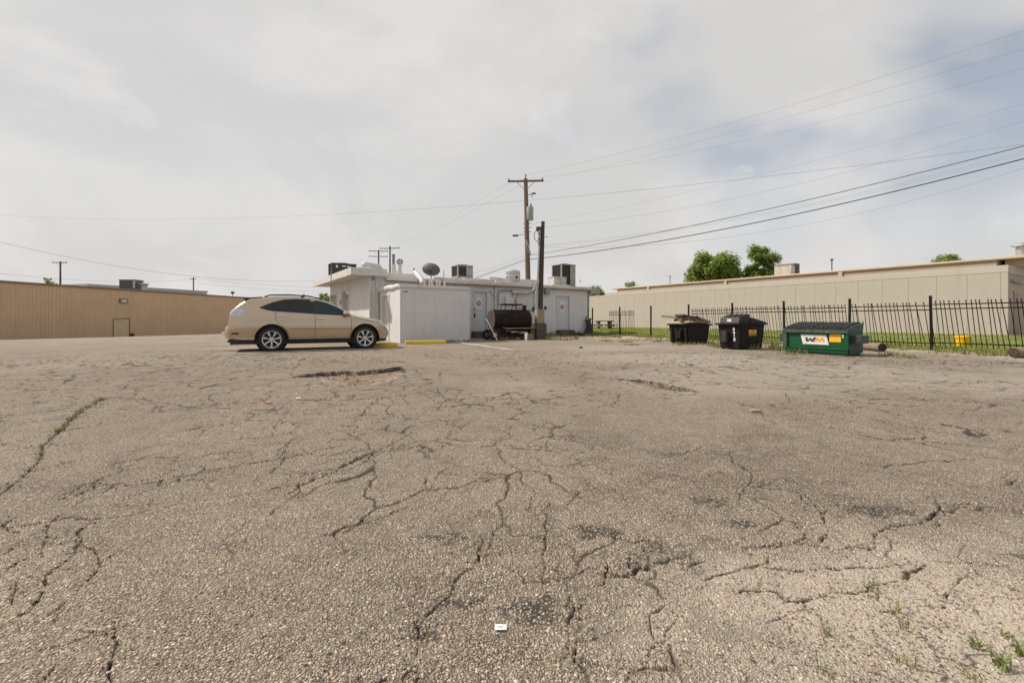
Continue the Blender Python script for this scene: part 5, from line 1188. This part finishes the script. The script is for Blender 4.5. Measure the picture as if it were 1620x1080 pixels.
# ------------------------------------------------------------------ the parked SUV
gr = gnd(430, 555.3); gf = gnd(577, 551.2)
hd_ = Vector((gf.x-gr.x, gf.y-gr.y)); CA = math.atan2(hd_.y, hd_.x); KS = hd_.length/2.783
print('car scale', KS, math.degrees(CA))
CARK = 1.0
xr, xf_ = 1.263, 4.046
fwd = Vector((math.cos(CA), math.sin(CA))); rgt = Vector((math.sin(CA), -math.cos(CA)))
base = Vector((gr.x, gr.y))-fwd*xr*KS-rgt*(.80*KS)
car = thing('parked_suv', 'gold-beige SUV with tinted windows parked beside the white shed', 'car', (base.x, base.y, .0), CA)
ZK = .985; KX = ZK/KS; car.scale = (KS, KS, ZK)
# car frame: x forward from rear bumper, y left (so the side we see is y < 0), z up
I = lambda x, pts: float(np.interp(x, [p[0] for p in pts], [p[1] for p in pts]))
ZT = [(0, .62), (.02, .70), (.06, .755), (.11, .775), (.118, 1.02), (.13, 1.13), (.24, 1.245), (.38, 1.37), (.57, 1.495), (.66, 1.545), (.9, 1.582), (1.2, 1.607), (1.6, 1.62), (2.0, 1.615), (2.35, 1.595), (2.6, 1.56), (2.85, 1.492), (3.05, 1.408), (3.25, 1.31), (3.5, 1.17), (3.62, 1.105), (3.74, 1.05), (3.9, 1.02), (4.15, .978), (4.35, .935), (4.5, .885), (4.61, .80), (4.68, .69), (4.72, .58), (4.73, .52)]
ZB = [(0, .46), (.05, .40), (.15, .36), (.5, .335), (1, .33), (3.9, .33), (4.45, .30), (4.62, .29), (4.70, .34), (4.73, .44)]
WPn = [(0, .58), (.03, .70), (.10, .79), (.25, .865), (.6, .912), (1.2, .925), (3.6, .925), (4.1, .91), (4.35, .875), (4.52, .80), (4.64, .70), (4.70, .58), (4.73, .45)]
xw_ = lambda x: x if x < 4.1 else 4.1+(x-4.1)*1.26
ZT, ZB, WPn = ([(xw_(a), b) for a, b in T] for T in (ZT, ZB, WPn))
SD = [(.2, .90), (.33, .935), (.45, .968), (.58, .99), (.69, 1.0), (.80, .998), (.92, .984), (1.0, .966), (1.06, .945), (1.15, .915), (1.3, .855), (1.45, .79), (1.6, .71)]
def smooth_tab(tab, n=600, k=5):
    xs = np.linspace(tab[0][0], tab[-1][0], n); ys_ = np.interp(xs, [p[0] for p in tab], [p[1] for p in tab])
    ker = np.ones(k*2+1)/(k*2+1); pad = np.pad(ys_, k, mode='edge'); return xs, np.convolve(pad, ker, 'valid')
TZ = smooth_tab(ZT, 900, 7); TB_ = smooth_tab(ZB, 600, 6); TW = smooth_tab(WPn, 600, 6); TS = smooth_tab(SD, 400, 10)
zt_f = lambda x: float(np.interp(x, *TZ)); zb_f = lambda x: float(np.interp(x, *TB_))
def wf(x, z): return float(np.interp(x, *TW))*float(np.interp(z, *TS))
def rad(x): return min(.135, .45*(zt_f(x)-zb_f(x)))
def Ys(x, z):
    zt_ = zt_f(x); r_ = rad(x); zk = zt_-r_
    if z <= zk: return wf(x, z)
    u = min(1, (z-zk)/r_); return wf(x, zk)-r_*1.15*(1-math.sqrt(max(0, 1-u*u)))
def Zt(x, y):
    zt_ = zt_f(x); r_ = rad(x); wt = wf(x, zt_-r_)-r_*1.15; return zt_+.03*(1-min(1, (y/max(.05, wt))**2))
xs_ = sorted(set([round(v, 4) for v in list(np.linspace(0, .16, 14))+list(np.linspace(.16, 4.5, 100))+list(np.linspace(4.5, xw_(4.73), 30))]))
NS, NCr, NTp = 18, 8, 9
ring = []
for x in xs_:
    zb_, zt_ = zb_f(x), zt_f(x); r_ = rad(x); zk = zt_-r_; sec = []
    sec.append((0, zb_)); sec.append((wf(x, zb_)*.55, zb_)); sec.append((wf(x, zb_)*.94, zb_+.0))
    for i in range(NS+1):
        z = zb_+.015+(zk-zb_-.015)*i/NS; sec.append((wf(x, z), z))
    wk = wf(x, zk)
    for i in range(1, NCr+1):
        a = math.pi/2*i/NCr; sec.append((wk-r_*1.15*(1-math.cos(a)), zk+r_*math.sin(a)))
    wt = wk-r_*1.15
    for i in range(1, NTp+1):
        y = wt*(1-i/NTp); sec.append((y, zt_+.03*(1-(y/max(wt, .02))**2)))
    ring.append(sec)
m = len(ring[0]); vs = []
for x, sec in zip(xs_, ring):
    full = [(-y, z) for y, z in sec]+[(y, z) for y, z in reversed(sec[1:-1])]
    vs += [(x, y, z) for y, z in full]
M_ = 2*m-2
fs = [(i*M_+j, i*M_+(j+1) % M_, (i+1)*M_+(j+1) % M_, (i+1)*M_+j) for i in range(len(xs_)-1) for j in range(M_)]
fs += [tuple(range(M_-1, -1, -1)), tuple((len(xs_)-1)*M_+j for j in range(M_))]
body = MB().add(vs, fs).build('body', 'car_paint', car, smooth=True)
cut = MB()
for xw in (xr, xf_):
    for s in (-1, 1):
        cut.lathe([(.445, .0), (.445, .7)], 48, Matrix.Translation((xw, s*.56 if s > 0 else -1.26, .355)) @ Matrix.Diagonal((KX, 1, 1, 1)) @ Matrix.Rotation(R(-90), 4, 'X'))
co = cut.build('arch_cutter', 'car_black'); co.parent = car
bo = body.modifiers.new('arch', 'BOOLEAN'); bo.object = co; bo.operation = 'DIFFERENCE'; bo.solver = 'EXACT'
bpy.context.view_layer.update()
dg = bpy.context.evaluated_depsgraph_get(); nm_ = bpy.data.meshes.new_from_object(body.evaluated_get(dg)); body.modifiers.clear(); body.data = nm_
try: nm_.set_sharp_from_angle(angle=R(32))
except Exception: pass
bpy.data.objects.remove(co)
for xw in (xr, xf_):
    for s in (-1, 1):
        mb = MB(); a0, a1 = -20, 200; n = 28; vv = []
        for i in range(n+1):
            a = R(a0+(a1-a0)*i/n)
            for y in (.575, .895): vv.append((xw+.44*KX*math.cos(a), s*y, .355+.44*math.sin(a)))
        mb.add(vv, [(2*i, 2*i+1, 2*i+3, 2*i+2) for i in range(n)]); mb.lathe([(.44, 0), (.44, .006)], 28, Matrix.Translation((xw, s*.575 if s > 0 else -.581, .355)) @ Matrix.Diagonal((KX, 1, 1, 1)) @ Matrix.Rotation(R(-90), 4, 'X')); mb.build('wheel_well', 'car_black', car)
def side_patch(name, material, xa, xb, lo, hi, off=.004, nx=36, nz=7, parent=car, sides=(-1, 1), xl=None):
    for s in sides:
        mb = MB(); vv = []
        for i in range(nx+1):
            x = xa+(xb-xa)*i/nx; l_, u_ = lo(x), hi(x)
            for j in range(nz+1):
                z = l_+(u_-l_)*j/nz; xx = x+(xl(z) if xl else 0); vv.append((xx, s*(Ys(xx, z)+off), z))
        mb.add(vv, [(i*(nz+1)+j, (i+1)*(nz+1)+j, (i+1)*(nz+1)+j+1, i*(nz+1)+j+1) for i in range(nx) for j in range(nz)])
        o = mb.build(name, material, parent, smooth=True)
    return o
DT = [(.96, 1.285), (1.1, 1.35), (1.3, 1.43), (1.6, 1.512), (1.95, 1.537), (2.43, 1.525), (2.7, 1.485), (2.9, 1.428), (3.1, 1.342), (3.28, 1.245), (3.42, 1.16), (3.5, 1.09)]
DB = [(.96, 1.27), (1.15, 1.205), (1.35, 1.175), (1.9, 1.145), (2.45, 1.105), (3.0, 1.075), (3.35, 1.06), (3.5, 1.075)]
side_patch('window_surround', 'car_black', .94, 3.52, lambda x: I(x, DB)-.012, lambda x: I(x, DT)+.012, .003, 70)
side_patch('quarter_window', 'tinted_glass', .99, 1.56, lambda x: I(x, DB), lambda x: I(x, DT), .007, 30)
side_patch('rear_side_window', 'tinted_glass', 1.60, 2.36, lambda x: I(x, DB), lambda x: I(x, DT), .007, 30)
side_patch('front_side_window', 'door_glass', 2.48, 3.36, lambda x: I(x, DB), lambda x: I(x, DT)-.004, .007, 40)
side_patch('belt_moulding', 'chrome', 1.0, 3.45, lambda x: I(x, DB)-.026, lambda x: I(x, DB)-.014, .008, 60, 1)
def seam(pts, wd=.006):
    for s in (-1, 1):
        mb = MB(); vv = []
        P = []
        for (a, b) in zip(pts[:-1], pts[1:]):
            n = max(2, int(math.dist(a, b)/.04))
            for i in range(n): P.append((a[0]+(b[0]-a[0])*i/n, a[1]+(b[1]-a[1])*i/n))
        P.append(pts[-1])
        for i, p in enumerate(P):
            a = P[max(0, i-1)]; b = P[min(len(P)-1, i+1)]; dx, dz_ = b[0]-a[0], b[1]-a[1]; l_ = math.hypot(dx, dz_)+1e-9
            for k in (-1, 1):
                x, z = p[0]-dz_/l_*wd*k, p[1]+dx/l_*wd*k; vv.append((x, s*(Ys(x, z)+.002), z))
        mb.add(vv, [(2*i, 2*i+2, 2*i+3, 2*i+1) for i in range(len(P)-1)]); mb.build('door_seam', 'car_seam', car)
seam([(1.365, 1.155), (1.365, .98), (1.42, .86), (1.55, .74), (1.68, .62), (1.74, .48), (1.76, .36)])
seam([(2.50, 1.09), (2.50, .72), (2.48, .36)]); seam([(3.58, 1.04), (3.615, .85), (3.60, .6), (3.53, .36)]); seam([(1.74, .655), (2.495, .645)], .004); seam([(2.505, .645), (3.59, .63)], .004)
seam([(3.66, 1.0), (4.0, .93), (4.3, .865)], .004)
for (a, z) in ((1.43, 1.03), (2.55, .965)):
    for s in (-1, 1):
        MB().box(a, a+.21, s*(Ys(a, z)+.0)-.0, s*(Ys(a, z)+.035), z-.018, z+.018).build('door_handle', 'chrome', car, .012, True)
        MB().box(a+.03, a+.17, s*(Ys(a, z)+.001), s*(Ys(a, z)+.004), z-.05, z-.02).build('handle_recess', 'car_seam', car)
side_patch('rocker_panel', 'car_black', 1.66, 3.62, lambda x: .205, lambda x: .345, -.028, 20, 3)
side_patch('bumper_skirt', 'car_black', .10, .85, lambda x: .27+.0*x, lambda x: .365, -.02, 12, 3); side_patch('bumper_skirt', 'car_black', xw_(4.44), xw_(4.66), lambda x: .23, lambda x: .32, -.02, 8, 3)
MB().box(.15, 4.4, -.8, .8, .21, .34).build('underbody', 'car_black', car)
side_patch('tail_lamp', 'tail_lens', .135, .60, lambda x: 1.025+.0*x, lambda x: I(x, [(.135, 1.10), (.2, 1.19), (.34, 1.245), (.46, 1.225), (.55, 1.15), (.60, 1.04)]), .008, 26)
side_patch('rear_bumper', 'car_paint', .03, .80, lambda x: .40, lambda x: I(x, [(.03, .72), (.1, .745), (.45, .755), (.80, .66)]), .016, 24, 8)
side_patch('side_reflector', 'red_lens', .19, .38, lambda x: .50, lambda x: .555, .021, 8, 2)
side_patch('head_lamp', 'tail_lens', xw_(4.38), xw_(4.64), lambda x: I(x, [(xw_(4.38), .86), (xw_(4.5), .75), (xw_(4.64), .655)]), lambda x: I(x, [(xw_(4.38), .87), (xw_(4.45), .85), (xw_(4.55), .79), (xw_(4.64), .71)]), .006, 16)
side_patch('fog_lamp', 'tail_lens', xw_(4.60), xw_(4.68), lambda x: .47, lambda x: .53, .006, 6, 2)
def top_patch(name, material, xa, xb, half, off=.006, nx=18, ny=16):
    mb = MB(); vv = []
    for i in range(nx+1):
        x = xa+(xb-xa)*i/nx; hw = half(x)
        for j in range(ny+1):
            y = -hw+2*hw*j/ny; vv.append((x, y, Zt(x, y)+off))
    mb.add(vv, [(i*(ny+1)+j, (i+1)*(ny+1)+j, (i+1)*(ny+1)+j+1, i*(ny+1)+j+1) for i in range(nx) for j in range(ny)]); return mb.build(name, material, car, smooth=True)
top_patch('windscreen', 'tinted_glass', 2.78, 3.66, lambda x: .50+.20*(x-2.78)/.88)
top_patch('rear_window', 'tinted_glass', .20, .56, lambda x: .55)
top_patch('sunroof', 'tinted_glass', 1.75, 2.4, lambda x: .38)
for s in (-1, 1):
    P = [(1.05, s*.60, zt_f(1.05)-.0), (1.2, s*.60, zt_f(1.2)+.045), (1.7, s*.60, zt_f(1.7)+.055), (2.3, s*.60, zt_f(2.3)+.05), (2.65, s*.585, zt_f(2.65)+.025), (2.78, s*.58, zt_f(2.78)-.02)]
    MB().tube(P, .02, 8).build('roof_rail', 'car_black', car, smooth=True)
    MB().box(2.1, 2.16, s*.57, s*.63, zt_f(2.1)-.02, zt_f(2.1)+.05).build('rail_foot', 'car_black', car)
MB().prism([(.47, 1.515), (.52, 1.555), (1.0, 1.60), (1.02, 1.55), (.74, 1.475)], -.655, .655).build('spoiler', 'car_black', car, .01)
MB().box(2.17, 2.2, -.52, -.49, zt_f(2.2)-.02, zt_f(2.2)+.115).build('antenna', 'car_black', car)
for s in (-1, 1):
    yb = Ys(3.42, 1.06)
    MB().lathe([(.01, -.10), (.07, -.085), (.10, -.02), (.10, .05), (.075, .085), (.01, .09)], 18, Matrix.Translation((3.42, s*(yb+.13), 1.115)) @ Matrix.Rotation(R(90), 4, 'Y') @ Matrix.Diagonal((.66, 1.15, .95, 1))).build('wing_mirror', 'car_paint', car, smooth=True)
    MB().prism([(3.40, 1.06), (3.56, 1.04), (3.52, 1.10), (3.40, 1.13)], s*(yb-.05), s*(yb+.06)).build('mirror_mount', 'car_black', car)
MB().tube([(.05, -.45, .30), (.3, -.45, .30)], .04, 10).build('exhaust', 'galv', car)
for xw in (xr, xf_):
    for s in (-1, 1):
        RW = Matrix.Translation((xw, s*.805, .345)) @ Matrix.Diagonal((KX*.96, 1, .96, 1)) @ Matrix.Rotation(R(-90)*s, 4, 'X')
        # outer face at local z = +.11
        wh = MB().lathe([(.255, -.11), (.33, -.115), (.355, -.09), (.362, -.04), (.362, .04), (.355, .085), (.33, .108), (.285, .112), (.262, .10)], 44, RW, cap=False).build('wheel', 'tyre', car, smooth=True)
        MB().lathe([(.02, .015), (.25, .015), (.256, .05)], 30, RW, cap=False).build('brake_disc', 'alloy_dark', wh)
        MB().lathe([(.263, .06), (.270, .106), (.262, .114), (.240, .104), (.236, .06)], 44, RW, cap=False).build('rim', 'alloy', wh, smooth=True)
        for k in range(7):
            a = 2*math.pi*k/7+.2; mb = MB()
            for off in (-.012,):
                pr = [(.04, -.028), (.13, -.022), (.245, -.042), (.248, .042), (.13, .022), (.04, .028)]
            c_, s_ = math.cos(a), math.sin(a); vv = []
            for zz, q_ in ((.062, 1), (.102, .8)):
                for (u, v) in pr: vv.append(RW @ Vector((u*c_-v*q_*s_, u*s_+v*q_*c_, zz-(.02 if u < .1 else 0))))
            mb.add(vv, [(5, 4, 3, 2, 1, 0), (6, 7, 8, 9, 10, 11)]+[(i, (i+1) % 6, 6+(i+1) % 6, 6+i) for i in range(6)]); mb.build('spoke', 'alloy', wh)
        MB().lathe([(.055, .05), (.055, .088), (.03, .098)], 16, RW).build('hub_cap', 'alloy', wh)

# ------------------------------------------------------------------ loose grit in the cracks, hollows and sandy corner
rr = random.Random(31); mb = MB(); md = MB()
def grit(m_, x, y, r_, z=0.0):
    c = Vector((x, y, gz(x, y)+z+r_*.25)); pts = []
    for d in ((1, 0, 0), (0, 1, 0), (-1, 0, 0), (0, -1, 0), (0, 0, .7), (0, 0, -.7)):
        pts.append(c+Vector(d)*r_*rr.uniform(.6, 1.25)+Vector((rr.uniform(-.2, .2), rr.uniform(-.2, .2), 0))*r_)
    m_.add(pts, [(0, 1, 4), (1, 2, 4), (2, 3, 4), (3, 0, 4), (1, 0, 5), (2, 1, 5), (3, 2, 5), (0, 3, 5)])
for pts, wd in CR:
    for a, b in zip(pts[:-1], pts[1:]):
        ga, gb = gnd(*a), gnd(*b)
        for _ in range(min(30, int(5+(gb-ga).length*26))):
            p = ga.lerp(gb, rr.random()); grit(mb if rr.random() < .6 else md, p.x+rr.gauss(0, .03), p.y+rr.gauss(0, .03), rr.uniform(.0025, .0065)*(1+.12*p.y), .001)
for _ in range(900):
    p = gnd(rr.gauss(1440, 110), rr.uniform(900, 1090)); grit(mb if rr.random() < .7 else md, p.x, p.y, rr.uniform(.002, .006), -.002)
for (x0, x1, y0, y1, n) in ((500, 640, 588, 614, 130), (985, 1115, 600, 626, 90)):
    for _ in range(n):
        p = gnd(rr.uniform(x0, x1), rr.uniform(y0, y1)); grit(md if rr.random() < .6 else mb, p.x, p.y, rr.uniform(.008, .026), -.02)
for _ in range(700):
    p = gnd(rr.uniform(-50, 1670), 560+rr.random()**.6*500); grit(mb, p.x, p.y, rr.uniform(.003, .006)*(1+.1*p.y), .003)
mat('grit_pale', (.42, .36, .29), .9, col2=(.3, .25, .19), nscale=40); mat('grit_dark', (.12, .095, .075), .9, col2=(.2, .15, .11), nscale=40)
tag(mb.build('gravel', 'grit_pale'), 'loose pale grit scattered over the cracked asphalt', 'gravel', kind='stuff')
tag(md.build('asphalt_crumbs', 'grit_dark'), 'dark crumbs of broken asphalt in the cracks and potholes', 'gravel', kind='stuff')
